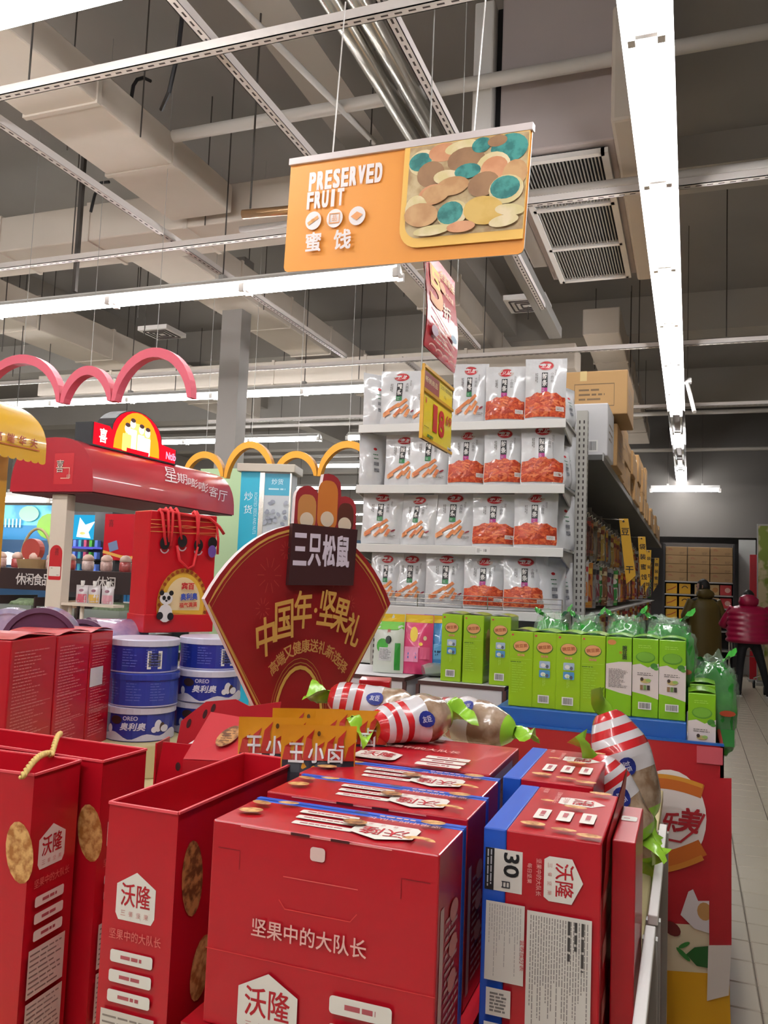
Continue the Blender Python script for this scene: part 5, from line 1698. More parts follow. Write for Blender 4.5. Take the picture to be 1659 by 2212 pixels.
def wrapped(label, px, py, y, w, h, z0, seed):
    c = at(px, py, y=y)
    g = thing('wrapped_pack', label, 'snack bag', (c.x, y, z0), .1, 'green cellophane packs behind the boxes')
    blob('pack', (0, 0, h * .47), (w * .96, .16, h * .94), M_WR, g, seed, .12, 4, 40, 26)
    blob('cellophane', (0, 0, h * .5), (w * 1.02, .18, h * 1.02), M_CLEAR, g, seed + 3, .2, 3.4, 40, 26)
    for k in (-1, 1):
        m = MB(); m.grid(lambda u, v: (k * w * (.2 + .3 * u), -.03 + .07 * v, h * (.98 + .14 * u * (1 if k > 0 else .6)) + .012 * math.sin(6 * u + 4 * v)), 5, 3, mat('wrap_tail', '#3fa53c', .25)); m.build('wrap_tail', g, smooth=True)
    p = Print(.0004); p.ell(-w * .22, h * .3, .01, .008, '#b83a2a', 10, 1); p.ell(w * .25, h * .45, .03, .012, '#c8502e', 10, 1); p.rect(-w * .45, h * .1, w * .4, h * .28, '#3a9a48', 4, 1); p.build('pack_print', g, FRONT(-.088))
    return g


for k, (px, py, lb) in enumerate(((1195, 1365, 'crumpled green cellophane pack behind the second lime box'), (1268, 1368, 'crumpled green cellophane pack behind the third lime box'), (1352, 1372, 'crumpled green cellophane pack behind the white text box'), (1445, 1378, 'crumpled green cellophane pack behind the end of the green row'))):
    y = 3.47
    top = (1322, 1328, 1326, 1332)[k]
    h = at(px, top, y=y).z - zbl
    wrapped(lb, px, py, y, (.15, .14, .16, .19)[k], h * .96, zbl + .002, k * 5)
wrapped('green cellophane pack with a red picture, at the aisle corner of the stand', 1540, 1500, 3.62, .17, .36, ztop - .10, 40)
sb('rear_deck', (-.69, DY + .421, ztop - .11), (xb, DY + .95, zbl), M_PBLUE)

# ------------------------------------------------------------------ snack bags between the boxes
M_ORB = mat('pouch_amber', '#d8921e', .28, coat=.4, bump=.6, bscale=12)
def fire_pouch(label, px, py, d, rz, tilt, seed, s=1.0, zoff=0):
    fn = pouch_fn(.17, .24, .05, seed=seed, wr=.004, flat=.2)
    c = at(px, py, d=d)
    g = thing('snack_pouch', label, 'snack bag', c, 0, 'amber flame pouches beside the boxes', rot=(tilt, 0, rz))
    g.location.z -= .24 * s
    link('pouch', pouch_mesh(fn, M_ORB), g)
    p = Print(.0004)
    p.rect(-.083, .0, .083, .166, '#262430', 8, 6)
    fl = mat('flame_red', '#b02618', .4)
    for k in range(7):
        x = -.072 + .024 * k; hh = .045 + .03 * ((k * 7) % 3) / 2
        p.poly([(x - .012, .164), (x + .012, .164), (x + .008, .164 + hh * .6), (x + .014, .164 + hh * .9), (x - .004, .164 + hh * .65)], fl)
    p.ell(.0, .05, .07, .05, '#3c3a44', 16, 2)
    for i, ch in enumerate('王小卤'): p.text(ch, -.05 + .045 * i, .18, .042, '#dcd8d8', w=.036, bold=.02)
    p.ell(0, .222, .004, .006, '#5a3a10', 8, 1)
    p.build('front_print', g, on_pouch(fn, .17, .24))
    g.scale = (s, s, s)
    return g


fire_pouch('amber pouch with flames tucked against the red patterned bag', 600, 1553, 1.80, .45, -.12, 1)
fire_pouch('amber pouch with flames standing behind, under the fan-shaped board', 668, 1533, 1.95, .5, -.1, 2)
fire_pouch('amber pouch with flames nearest the flat gift box lids', 690, 1570, 1.66, .42, -.12, 3, .9)
fire_pouch('amber pouch with flames beside the striped bags', 762, 1537, 1.86, .42, -.16, 4, .98)

M_STR = None
def striped_bag(label, px, py, d, L, R, rot, seed):
    """soft bread bag lying: axis along local X from striped end to clear end, green twisted ends"""
    c = at(px, py, d=d)
    g = thing('bread_bag', label, 'snack bag', c, 0, 'red and white striped bread bags', rot=rot)
    ink = [mat('stripe_red', '#c8242a', .25, coat=.5), mat('stripe_white', '#dcd6d8', .25, coat=.5)]
    cl = mat('bread_clear', '#8a6a4e', .2, col2='#b9a088', vscale=22, coat=.7, bump=.5, bscale=18)
    grn = mat('bag_green_end', '#9ad03a', .25, coat=.3)
    def rad(t): return R * (1 - abs(2 * t - 1) ** 3.5) ** .55 * (1 + .1 * math.sin(t * 9 + seed)) + .004
    def surf(t, a, k=1.0):
        r_ = rad(t) * k * (1 + .13 * mnoise.noise(Vector((t * 6 + seed, math.cos(a) * 1.4, math.sin(a) * 1.4))))
        return Vector(((t - .5) * L, r_ * math.cos(a), r_ * math.sin(a) * .85))
    zones = []
    b = MB()
    nb = 6
    for i in range(nb):
        t0, t1 = .03 + .42 * i / nb, .03 + .42 * (i + 1) / nb
        b.grid(lambda u, v: surf(t0 + (t1 - t0) * v, 2 * math.pi * u), 22, 2, ink[i % 2], True)
    b.build('striped_wrap', g, smooth=True)
    b = MB(); b.grid(lambda u, v: surf(.45 + .12 * v, 2 * math.pi * u), 22, 3, ink[1], True); b.build('white_band', g, smooth=True)
    b = MB(); b.grid(lambda u, v: surf(.57 + .32 * v, 2 * math.pi * u), 22, 8, cl, True); b.build('clear_window', g, smooth=True)
    b = MB(); b.grid(lambda u, v: surf(.89 + .1 * v, 2 * math.pi * u), 22, 3, grn, True); b.build('green_end', g, smooth=True)
    for s_ in (-1, 1):
        b = MB(); b.grid(lambda u, v: (s_ * (L * .5 - .008 + .06 * v), (u - .5) * .085 * (.25 + v), .018 * math.sin(5 * u + 3 * v + seed) + .012 * math.sin(9 * u) * v), 8, 4, grn); b.build('twisted_end', g, smooth=True)
    p = Print(.0006)
    p.ell(.0, 0, .026, .02, '#1f2c86', 14, 2); p.text('友臣', 0, 0, .016, '#d8d8ea', w=.03, bold=.02)
    fr = lambda x, y, w: surf(.51 + x * .9 / L * .9, math.pi - .55 - y / R, 1.0) * 1.0 + Vector((0, -.85, .5)).normalized() * (w + .004)
    p.build('blue_label', g, fr)
    return g


striped_bag('striped bread bag with green ends lying nearest the fan-shaped board', 808, 1525, 2.05, .24, .055, (0, .15, .25), 1)
striped_bag('striped bread bag half hidden behind the amber pouches', 890, 1555, 1.95, .22, .055, (.3, -.1, .9), 2)
striped_bag('striped bread bag lying across behind the flat gift box', 1015, 1558, 2.15, .25, .062, (-.2, .12, -.1), 3)
striped_bag('striped bread bag standing upright beside the price rail', 1352, 1650, 2.0, .27, .068, (.1, 1.15, -.25), 4)
striped_bag('striped bread bag leaning behind the torn carton', 1335, 1720, 1.82, .2, .05, (.1, .9, -.1), 5)
striped_bag('striped bread bag lowest at the table edge', 1378, 1770, 2.0, .2, .045, (.1, 1.35, .2), 6)
# leafy green wrapper tails between the bags
# ------------------------------------------------------------------ market stalls on the far side
M_CANR = mat('canopy_red', '#a8222e', .28, coat=.4)
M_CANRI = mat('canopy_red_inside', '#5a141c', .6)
M_CANY = mat('canopy_yellow', '#d8a62c', .25, coat=.4)
M_POST = mat('stall_post', '#d2c4b4', .55, vary=.03)
cx0, cx1, cy0, cy1, cz = -4.39, -3.69, 4.4, 6.2, 2.0
rx, rzv = (cx1 - cx0) / 2, .37
ccx = (cx0 + cx1) / 2
g = thing('stall_canopy', 'red barrel-shaped stall canopy with white scrawled lettering', 'canopy', (ccx, cy0, cz))
def prof(t): return (rx * math.copysign(abs(math.cos(t)) ** .75, math.cos(t)), rzv * math.sin(t) ** .8 if math.sin(t) > 0 else 0)
N_ = 20
m = MB()
m.grid(lambda u, v: (prof(math.pi * u)[0], (cy1 - cy0) * v, prof(math.pi * u)[1]), N_, 1, M_CANR)
m.build('canopy_shell', g, smooth=True)
m = MB()
pr = [prof(math.pi * i / N_) for i in range(N_ + 1)]
m.face([(x, 0, z) for x, z in pr][::-1], M_CANR); m.build('gable_end', g)
m = MB(); m.face([(x, cy1 - cy0, z) for x, z in pr], M_CANR); m.build('gable_end', g)
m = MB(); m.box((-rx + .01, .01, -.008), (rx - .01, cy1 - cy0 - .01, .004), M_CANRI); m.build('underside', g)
p = Print(.0006)
p.rect(.0, .05, .16, .26, '#b81420'); p.text('喜', .05, .17, .085, '#1e1416', w=.06, bold=.03); p.text('喜', .048, .173, .087, '#d8c0b0', w=.064, bold=.0); p.line([(.06, .16), (.13, .16), (.13, .09), (.06, .09)], .006, '#d8b49a'); p.text('印', .125, .10, .03, '#c8b0a0')
p.build('gable_print', g, FRONT(0, .02))
# scrawled white lettering on the slope
def slope(u, v, w):
    t = v; x, z = prof(t); x2, z2 = prof(t + .02)
    n = Vector((-(z2 - z), 0, (x2 - x))).normalized() * -1
    if n.x < 0: n = -n
    return Vector((x, u, z)) + n * (w + .004)
p = Print(.0005)
for i, ch in enumerate('星期嘭嘭客厅'):
    hh = (.3, .2, .17, .17, .17, .17)[i]
    p.text(ch, .92 + .14 * i, .62 - .06 * i, hh * 1.5, '#d8c8c8', w=.14 if i else .16, shear=.15)
p.build('slope_lettering', g, slope)
# posts
g2 = thing('stall_post', 'pale stall post with a red tag and a small side bracket shelf', 'post', (-4.0, 4.52, 0))
MB().box((-.075, -.06, 0), (.055, .02, 1.99), M_POST).build('post_body', g2, bevel=.004)
p = Print(.0006)
p.rrect(-.06, 1.41, .045, 1.6, .01, '#b81a22'); p.ell(-.0075, 1.59, .0525, .055, '#b81a22', 20, 1); p.text('喜', .0, 1.6, .05, '#6a1418', w=.035); p.rrect(-.055, 1.435, .04, 1.5, .006, '#dcd2c6'); p.lines(-.04, 1.485, -.015, 1.492, 1, '#6a625a', 1); p.lines(.01, 1.44, .045, 1.447, 1, '#6a625a', 1)
p.build('red_tag', g2, FRONT(-.06))
m = MB(); m.box((.055, -.05, 1.245), (.48, .06, 1.262), M_POST); m.build('bracket_shelf', g2)
m = MB(); m.tube([(.09, 0, 1.25), (.09, 0, 1.0), (.11, 0, .975), (.15, 0, .975), (.185, 0, 1.0), (.19, 0, 1.05), (.19, 0, 1.25)], .013, M_POST, 8); m.build('bracket_arm', g2, smooth=True)
# jelly pouches on the bracket shelf
for k, (dx, c1, lb) in enumerate(((.12, '#c05a6a', 'pink jelly drink pouch with a spout, nearest the post'), (.22, '#c8a04a', 'yellow jelly drink pouch with a spout, middle of three'), (.33, '#c8909a', 'pale pink jelly drink pouch with a spout, outermost'))):
    fn = pouch_fn(.09, .12, .04, seed=k + 9, wr=.003, flat=.08)
    g = thing('jelly_pouch', lb, 'drink pouch', (-3.94 + dx, 4.52, 1.2635), .1, 'jelly drink pouches on the bracket shelf')
    link('pouch', pouch_mesh(fn, mat('jelly_clear', '#c4bcbe', .2, coat=.5), 6, 8), g)
    p = Print(.0004); p.rect(-.04, .005, .04, .06, c1, 4, 3); p.ell(0, .085, .018, .01, '#7a4a5a', 10, 1); p.build('pouch_print', g, on_pouch(fn, .09, .12))
    MB().lathe([(.011, .112), (.011, .128), (.013, .129), (.013, .15), (0, .15)], M_WHITE, 10).build('spout_cap', g)
MB_ = None
tag(MB().box((0, 0, 0), (.12, .12, 1.99), M_POST).build('stall_post', loc=(-3.94, 6.0, 0)), 'pale stall post at the far end of the red canopy', 'post')
# light box sign on the canopy
LX = -3.83
def lz(px, py): q = at(px, py, x=LX); return q.y, q.z
(y0, zb0), (y1, zb1) = lz(196, 960), lz(380, 1006)
zb_ = (zb0 + zb1) / 2; Wl = y1 - y0
zsh = lz(205, 912)[1] - zb_; ztp = max(lz(290, 886)[1] - zb_, zsh + .12)
g = thing('light_box_sign', 'glowing red light box sign with a rounded top on the canopy', 'sign', (LX, y0, zb_), math.pi / 2)
ol = [(0, 0), (Wl, 0), (Wl, zsh * .72), (Wl * .83, zsh * .8)]
for i in range(13):
    t = math.radians(0 + 180 * i / 12); ol.append((Wl * .5 + Wl * .3 * math.cos(t), zsh * .85 + (ztp - zsh * .85) * math.sin(t)))
ol += [(Wl * .17, zsh), (0, zsh)]
MB().prism(ol, .14, M_BLACK, M_BLACK).build('case', g)
k_ = .965
oi = [(Wl / 2 + (x - Wl / 2) * k_, .01 + z * .95) for x, z in ol]
p = Print(.001)
E_R = emis('sign_red_glow', '#e0182a', 1.4); E_O = emis('sign_orange_glow', '#ff8a1e', 2.2); E_Y = emis('sign_yellow_glow', '#ffd060', 2.6); E_W = emis('sign_white_glow', '#fff4e0', 2.6); E_P = emis('sign_pink_glow', '#ffa0c0', 1.8)
p.poly(oi, E_R)
p.poly([(Wl * .5 + Wl * .27 * math.cos(math.radians(a)), .02 + (ztp * .9) * max(0, math.sin(math.radians(a)))) for a in range(0, 181, 12)], E_O)
p.ell(Wl * .5, ztp * .42, Wl * .15, ztp * .3, E_Y, 18, 1)
for x, hh, w in ((.43, .74, .05), (.53, .66, .04), (.6, .62, .04), (.36, .6, .05)):
    p.rrect(Wl * (x - w), ztp * .04, Wl * (x + w), ztp * (hh - .18), .01, E_W if x != .36 else E_Y); p.ell(Wl * x, ztp * (hh - .06), Wl * .032, ztp * .1, E_W, 12, 1); p.ell(Wl * x, ztp * (hh + .02), Wl * .03, ztp * .05, '#3a0a0c', 10, 1)
p.rect(Wl * .36, ztp * .03, Wl * .62, ztp * .12, E_R)
p.text('喜', Wl * .1, zsh * .5, zsh * .62, E_W, w=Wl * .08, bold=.02); p.text('Ntib', Wl * .9, zsh * .35, zsh * .36, E_P, w=Wl * .13, bold=.03)
p.build('glowing_face', g, FRONT(0))
# ------------------------------------------------------------------ scalloped yellow canopy
yx1 = at(98, 1000, z=2.0); YX = yx1.x - .0; YE_ = yx1.y
g = thing('stall_canopy', 'yellow stall canopy with a scalloped hem and red lettering', 'canopy', (YX, YE_ - 1.6, 2.0))
def yp(t): return (-.42 + .42 * math.sin(t), .26 * math.cos(t) ** .9 + .06)
m = MB(); m.grid(lambda u, v: (yp(u * math.pi / 2)[0], 1.6 * v, yp(u * math.pi / 2)[1]), 14, 1, M_CANY, True); m.build('canopy_shell', g, smooth=True)
m = MB(); n = 34
for i in range(n):
    a, b_ = 1.6 * i / n, 1.6 * (i + 1) / n
    pts = [(0, a, .062), (0, b_, .062)] + [(0, (a + b_) / 2 + (b_ - a) / 2 * math.cos(math.pi * j / 6), .0 - .012 * math.sin(math.pi * j / 6)) for j in range(7)]
    m.face(pts, M_CANY)
m.build('scalloped_hem', g)
m = MB(); m.face([(yp(i / 12 * math.pi / 2)[0], 1.6, yp(i / 12 * math.pi / 2)[1]) for i in range(13)] + [(-.42, 1.6, .06)], M_CANY); m.build('gable_end', g)
p = Print(.0006)
for i, ch in enumerate('丹夫·高端华夫'): p.text(ch, 1.08 + .072 * i, .052, .045 if ch != '·' else .01, '#a8481c', bold=.02)
p.line([(1.03, .02), (1.55, .02)], .005, '#a8481c')
p.build('hem_lettering', g, plane((.002, 0, .03), (0, 1, 0), (0, 0, 1)))
tag(MB().box((0, 0, 0), (.07, .07, 2.02), mat('post_yellow', '#c8921e', .4)).build('stall_post', loc=(at(4, 1100, y=3.05).x - .09, 3.02, 0), bevel=.004), 'yellow post under the scalloped canopy', 'post')

# ------------------------------------------------------------------ hanging arch garlands
def arch_row(label, ypl, arcs, th, dep, m_, mside, wires=True):
    o = at(arcs[0][0], arcs[0][3], y=ypl)
    g = thing('arch_garland', label, 'decoration', (o.x, ypl, o.z))
    for (xa, xb, yt, yb) in arcs:
        A, B, T = at(xa, yb, y=ypl), at(xb, yb, y=ypl), at((xa + xb) / 2, yt, y=ypl)
        c = (A.x + B.x) / 2; w = (B.x - A.x) / 2; z0 = (A.z + B.z) / 2; h = T.z - z0
        out = [(c + w * math.cos(math.radians(180 - 180 * i / 18)), z0 + h * math.sin(math.radians(180 - 180 * i / 18))) for i in range(19)]
        inn = [(c + (w - th * (.5 + .5 * math.sin(math.radians(180 * i / 18)))) * math.cos(math.radians(180 * i / 18)), z0 + (h - th) * math.sin(math.radians(180 * i / 18))) for i in range(19)]
        pts = [(x - o.x, z - o.z) for x, z in out + inn]
        mm = MB(); k = len(pts)
        for i in range(18):
            a, b_, c_, d_ = pts[i], pts[i + 1], pts[37 - i - 1], pts[37 - i]
            for yy, fl in ((0, 0), (dep, 1)):
                q = [(a[0], yy, a[1]), (b_[0], yy, b_[1]), (c_[0], yy, c_[1]), (d_[0], yy, d_[1])]
                mm.face(q if fl else q[::-1], m_)
            mm.face([(a[0], 0, a[1]), (b_[0], 0, b_[1]), (b_[0], dep, b_[1]), (a[0], dep, a[1])], mside)
            mm.face([(d_[0], 0, d_[1]), (d_[0], dep, d_[1]), (c_[0], dep, c_[1]), (c_[0], 0, c_[1])], mside)
        for q in (pts[0], pts[18]):
            q2 = pts[37] if q is pts[0] else pts[19]
            mm.face([(q[0], 0, q[1]), (q2[0], 0, q2[1]), (q2[0], dep, q2[1]), (q[0], dep, q[1])], mside)
        mm.build('arch', g)
        MB().tube([(c - o.x, dep / 2, z0 + h - o.z - .01), (c - o.x, dep / 2, ZC - o.z)], .002, M_GREY, 5).build('hanging_wire', g)
    return g


M_PK = mat('arch_pink', '#d8566a', .5); M_PKS = mat('arch_pink_side', '#c84e60', .5)
arch_row('row of pink hanging arches above the stalls', 4.6, [(-55, 128, 766, 873), (129, 239, 790, 868), (240, 412, 751, 862)], .065, .07, M_PK, M_PKS)
M_YA = mat('arch_yellow', '#dc9a1e', .5); M_YAS = mat('arch_yellow_side', '#b87c18', .5)
arch_row('row of yellow hanging arches before the green pillar', 6.5, [(394, 482, 975, 1030), (483, 590, 953, 1032), (591, 684, 974, 1028), (685, 812, 952, 1028)], .06, .06, M_YA, M_YAS)
# ------------------------------------------------------------------ pillar and roasted nut light box
M_PGRN = mat('pillar_green', '#b4d0a2', .6)
a_, b_ = at(462, 1000, y=7.6), at(505, 1000, y=7.6)
pl = struct(MB().box((0, 0, 0), (b_.x - a_.x, .2, ZC - .42), mat('column_grey', '#8f8a86', .8)).build('column', loc=(a_.x, 7.6, 0)), 'white pillar with pale green cladding behind the stalls')
MB().box((-.14, -.03, 0), (b_.x - a_.x + .14, .3, at(500, 1012, y=7.57).z), M_PGRN).build('cladding', pl)
M_TEAL = mat('box_teal', '#1a96b0', .4, emit=.25); M_CAP = mat('box_cap', '#a8a294', .4, metal=.3)
c = at(566, 1100, y=6.3)
zt_ = at(566, 1020, y=6.3).z
g = thing('category_pillar', 'teal light box pillar with nut picture, behind the fan-shaped board', 'sign', (c.x, c.y, 0), math.radians(14))
MB().box((-.2, 0, 0), (.0, .26, zt_), M_TEAL).build('teal_panel', g)
MB().box((.006, -.0, 0), (.24, .26, zt_), mat('picture_panel', '#b9c0c4', .5)).build('picture_panel', g)
MB().box((-.03, -.006, 0), (.012, .01, zt_), M_STEEL).build('corner_trim', g)
MB().box((.235, -.006, 0), (.25, .01, zt_), M_STEEL).build('corner_trim', g)
MB().box((-.23, -.04, zt_), (.28, .3, zt_ + .07), M_CAP).build('cap', g, bevel=.004)
p = Print(.0006); p.vtext('炒货', -.125, zt_ - .27, .075, '#d8e8ec', step=.115); 
p.text('ROASTED SEEDS AND NUTS', -.06, zt_ - .36, .028, '#b8dce4', w=.36, rot=-math.pi / 2); p.build('lettering', g, FRONT(0))
p = Print(.0006); p.rect(.014, zt_ - .2, .236, zt_ - .01, '#3f9cb8'); p.text('炒货', .125, zt_ - .08, .05, '#d0e6ea'); p.lines(.05, zt_ - .16, .2, zt_ - .13, 1, '#b0d4dc', 2)
r_ = random.Random(2)
for k in range(46): p.ell(.03 + .19 * r_.random(), zt_ - .25 - .55 * r_.random(), .022, .016, r_.choice(('#9aa0ac', '#8a909c', '#b4bac4', '#7a808e')), 9, 1, r_.random() * 3)
p.build('picture', g, FRONT(0))
# ------------------------------------------------------------------ sweet counter behind the post
M_DBR = mat('counter_brown', '#2e1a1a', .5)
ycn = 5.5
zc1 = at(60, 1228, y=ycn).z; zc0 = at(60, 1274, y=ycn).z
xl, xrr = at(-60, 1250, y=ycn).x, at(300, 1250, y=ycn).x
g = thing('sweet_counter', 'dark sweet counter with white lettering and bins of loose snacks', 'counter', ((xl + xrr) / 2, ycn, 0))
hw = (xrr - xl) / 2
MB().box((-hw, 0, zc0), (hw, .05, zc1), M_DBR).build('fascia', g)
MB().box((-hw, .05, zc1 - .03), (hw, .5, zc1), M_DBR).build('shelf_board', g)
MB().box((-hw, -.2, .0), (hw, .5, zc0 - .32), M_DBR).build('base', g)
for k in range(4):
    x = -hw + 2 * hw * (k + .5) / 4
    MB().box((x - hw * .22, -.18, zc0 - .32), (x + hw * .22, .3, zc0 - .12), mat('clear_bin', '#c4ccc8', .1, alpha=.4)).build('bin', g)
    blob('loose_snack', (x, .06, zc0 - .14), (hw * .4, .4, .14), mat('loose_snack_%d' % (k % 2), ('#8a6a4a', '#5a6a48')[k % 2], .6, vary=.4, vscale=40, bump=.6, bscale=40), g, k, .15)
    MB().box((x - hw * .245, -.19, zc0 - .34), (x - hw * .23, .3, zc0 - .05), M_DBR).build('divider', g)
p = Print(.0008)
x0 = at(40, 1250, y=ycn).x - (xl + xrr) / 2; hh = (zc1 - zc0) * .55
for i, ch in enumerate('休闲食品'): p.text(ch, x0 + .022 + .093 * i, (zc0 + zc1) / 2, hh, '#d8d0cc', bold=.012)
x1_ = at(215, 1255, y=ycn).x - (xl + xrr) / 2
for i, ch in enumerate('休闲'): p.text(ch, x1_ + .022 + .093 * i, (zc0 + zc1) / 2, hh, '#d8d0cc', bold=.012)
p.build('lettering', g, FRONT(0))
r_ = random.Random(9)
for k in range(9):
    x = xl + .1 + (xrr - xl - .2) * k / 8
    cl = ('#c8a49a', '#b8504c', '#d0b8b0')[k % 3]
    t_ = thing('sweet_jar', 'round-lidded sweet jar on the dark counter, %s from the picture edge' % ('first', 'second', 'third', 'fourth', 'fifth', 'sixth', 'seventh', 'eighth', 'ninth')[k], 'jar', (x, ycn + .2, zc1 + .001), 0, 'sweet jars on the counter')
    MB().lathe([(0, 0), (.045, 0), (.05, .02), (.05, .075), (.042, .085)], mat('jar_' + cl[1:], cl, .3, vary=.25, vscale=60, coat=.5), 14).build('jar_body', t_, smooth=True)
    MB().lathe([(.046, .084), (.05, .09), (.045, .115), (.025, .135), (0, .14)], mat('jar_lid', '#d0b0a0', .4), 14).build('jar_lid', t_, smooth=True)
# gift basket with a hoop
cb = at(78, 1205, y=5.75)
g = thing('gift_basket', 'hooped gift basket with a red round box on the counter', 'basket', (cb.x, 5.75, zc1 + .001))
m = MB(); m.tube([(.17 * math.cos(math.pi * i / 16), 0, .05 + .3 * math.sin(math.pi * i / 16)) for i in range(17)], .012, mat('basket_hoop', '#a89a70', .5), 6); m.build('hoop', g, smooth=True)
MB().lathe([(0, 0), (.14, 0), (.16, .08), (.15, .08), (0, .02)], mat('basket_weave', '#a88a60', .7), 18).build('basket_body', g)
m = MB().lathe([(0, 0), (.1, 0), (.1, .06), (0, .06)], mat('round_box_red', '#a8443c', .4), 20).build('round_box', g, (0, -.01, .16), (math.pi / 2, 0, 0))
# blue wave display wall and screen
yw = 8.2
M_WB = mat('display_blue_glow', '#2a86ae', .4, emit=.25, col2='#5cb0c4', vscale=2, lo=.4, hi=.5)  # faint emission brightens the panel, which is no lamp
A, B = at(-120, 1090, y=yw), at(128, 1168, y=yw)
g = thing('display_wall', 'blue seaside display wall with a painted fence behind the post', 'display', ((A.x + B.x) / 2, yw, 0))
hw = (B.x - A.x) / 2
MB().box((-hw, 0, B.z), (hw, .06, A.z), M_WB).build('panel', g)
MB().box((-hw, 0, 0), (hw, .06, B.z), mat('display_navy', '#1a3a58', .5)).build('lower_panel', g)
p = Print(.001); H_ = A.z - B.z
p.rect(-hw, B.z, hw, B.z + H_ * .42, '#1a6a98')
for k in range(22): p.rect(-hw + .05 + k * .06, B.z + H_ * .35, -hw + .075 + k * .06, B.z + H_ * .6, '#9cc0a8')
p.ell(-hw * .1, B.z + H_ * .65, .08, .05, '#b84a3c', 12, 1); p.ell(hw * .5, B.z + H_ * .75, .16, .1, '#8ac0a0', 14, 1); p.ell(hw * .85, B.z + H_ * .4, .2, .16, '#6a9a2a', 14, 1); p.ring(-hw * .3, B.z + H_ * .2, .12, .08, .03, '#a8d0e8', 20, 200); p.ell(-hw * .6, B.z + H_ * .85, .12, .05, '#b0d4dc', 12, 1)
p.build('painted_scene', g, FRONT(0))
ww = at(20, 1185, y=yw - .1)
MB().lathe([(0, 0), (.26, .0), (.24, .1), (0, .16)], emis('glow_white', '#fff6ee', 2.5), 20).build('white_lamp', g, (ww.x - (A.x + B.x) / 2, -.12, ww.z - .2), smooth=True)
light_run(at(112, 1086, y=7.4).x, 7.4, at(112, 1086, y=7.4).z, 'x', 2, True, 'low strip light over the blue seaside display wall')
A, B = at(158, 1112, y=yw), at(206, 1166, y=yw)
g = thing('video_screen', 'bright video screen with blue picture beside the stall post', 'screen', (A.x, yw, B.z))
w, h = B.x - A.x, A.z - B.z
MB().box((-.04, .02, -.04), (w + .04, .09, h + .04), M_BLACK).build('bezel', g)
MB().box((0, .0, 0), (w, .02, h), emis('screen_cyan', '#2a9ac8', 1.4)).build('display', g)
p = Print(.001); p.poly([(w * .2, h * .1), (w * .3, h * .9), (w * .55, h * .6), (w * .95, h * .75), (w * .7, h * .3), (w * .8, h * .05)], emis('screen_white', '#d8f0f8', 1.6)); p.ell(w * .45, h * .25, w * .12, h * .06, '#c8b060', 10, 1); p.build('picture', g, FRONT(0))
MB().box((-.04, .02, -B.z), (w + .04, .09, -.04), M_BLACK).build('stand', g)
A, B = at(206, 1106, y=7.9), at(236, 1215, y=7.9)
tag(MB().box((0, 0, 0), (B.x - A.x, .3, A.z), mat('cabinet_black', '#24242a', .5)).build('tall_cabinet', loc=(A.x, 7.9, 0)), 'tall black cabinet beside the video screen', 'cabinet')
A, B = at(228, 1110, y=7.0), at(300, 1212, y=7.0)
g = thing('red_poster', 'red poster with a logo half hidden by the glossy gift bag', 'poster', (A.x, 7.0, B.z))
w, h = B.x - A.x, A.z - B.z
MB().box((0, 0, 0), (w, .03, h), M_BOX).build('board', g); p = Print(.001); p.text('喜', w * .18, h * .8, h * .16, '#5a1014', w=w * .14); p.rect(w * .15, h * .2, w * .4, h * .4, '#6a7a9a', rot=.3); p.line([(0, h * .18), (w * .5, h * .08), (w, h * .06)], .03, '#d8a04a'); p.build('poster_print', g, FRONT(0))
MB().box((w * .3, 0.03, -B.z), (w * .5, .06, 0), M_BLACK).build('stand', g)
# lit goods shelf below the screen
A, B = at(150, 1180, y=7.8), at(203, 1260, y=7.8)
g = thing('lit_shelf', 'dark shelf with bluish lit goods below the video screen', 'shelf unit', (A.x, 7.8, 0))
w = B.x - A.x
MB().box((0, .28, 0), (w, .3, A.z), M_BLACK).build('back_panel', g)
for k in range(4):
    z = B.z + (A.z - B.z) * k / 3
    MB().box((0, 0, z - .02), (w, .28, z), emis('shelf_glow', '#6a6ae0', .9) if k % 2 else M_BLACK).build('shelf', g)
    for q in range(5):
        x = w * (q + .2) / 5
        MB().box((x, .04, z), (x + w * .1, .2, z + .08), mat('goods_%d' % (q % 4), ('#5a78c8', '#3a8a9a', '#b04a6a', '#4aa03a')[q % 4], .4)).build('goods_box', g)

# ------------------------------------------------------------------ distant shelves
r_ = random.Random(21)
def far_shelf(label, x0, x1, y, h, cols):
    g = thing('far_shelf', label, 'shelf unit', ((x0 + x1) / 2, y, 0), 0, 'distant shelf units across the hall')
    a = (x1 - x0) / 2
    MB().box((-a, .3, 0), (a, .36, h), M_BACKP).build('back_panel', g)
    n = 5
    for k in range(n):
        z = .15 + (h - .2) * k / n
        MB().box((-a, -.1, z), (a, .3, z + .03), M_SHELF).build('shelf', g)
        x = -a + .03
        while x < a - .1:
            w = r_.uniform(.1, .2); hh = r_.uniform(.14, .26)
            q = r_.choice(cols)
            MB().box((x, -.05, z + .03), (x + w, .25, z + .03 + hh), mat('far_pack_' + q[1:], q, .4)).build('goods_pack', g)
            x += w + .015
    MB().box((-a, -.12, h - .02), (a, .36, h + .12), mat('far_header', '#20405a', .5)).build('header', g)
    return g


far_shelf('distant shelf unit glimpsed beside the fan-shaped board', -4.3, -2.2, 9.6, 1.85, ['#a02a2a', '#c8a03a', '#3a6a9a', '#d8d0c8'])
far_shelf('distant shelf unit glimpsed between the teal pillar and end shelf', -6.2, -3.4, 13.0, 1.9, ['#2a3a5a', '#a0622a', '#c8c0b8', '#5a2a3a'])
far_shelf('distant shelf unit behind the blue display wall', -11.5, -7.4, 12.0, 2.1, ['#2a6a9a', '#8a2a4a', '#c8c0b8', '#3a8a4a'])
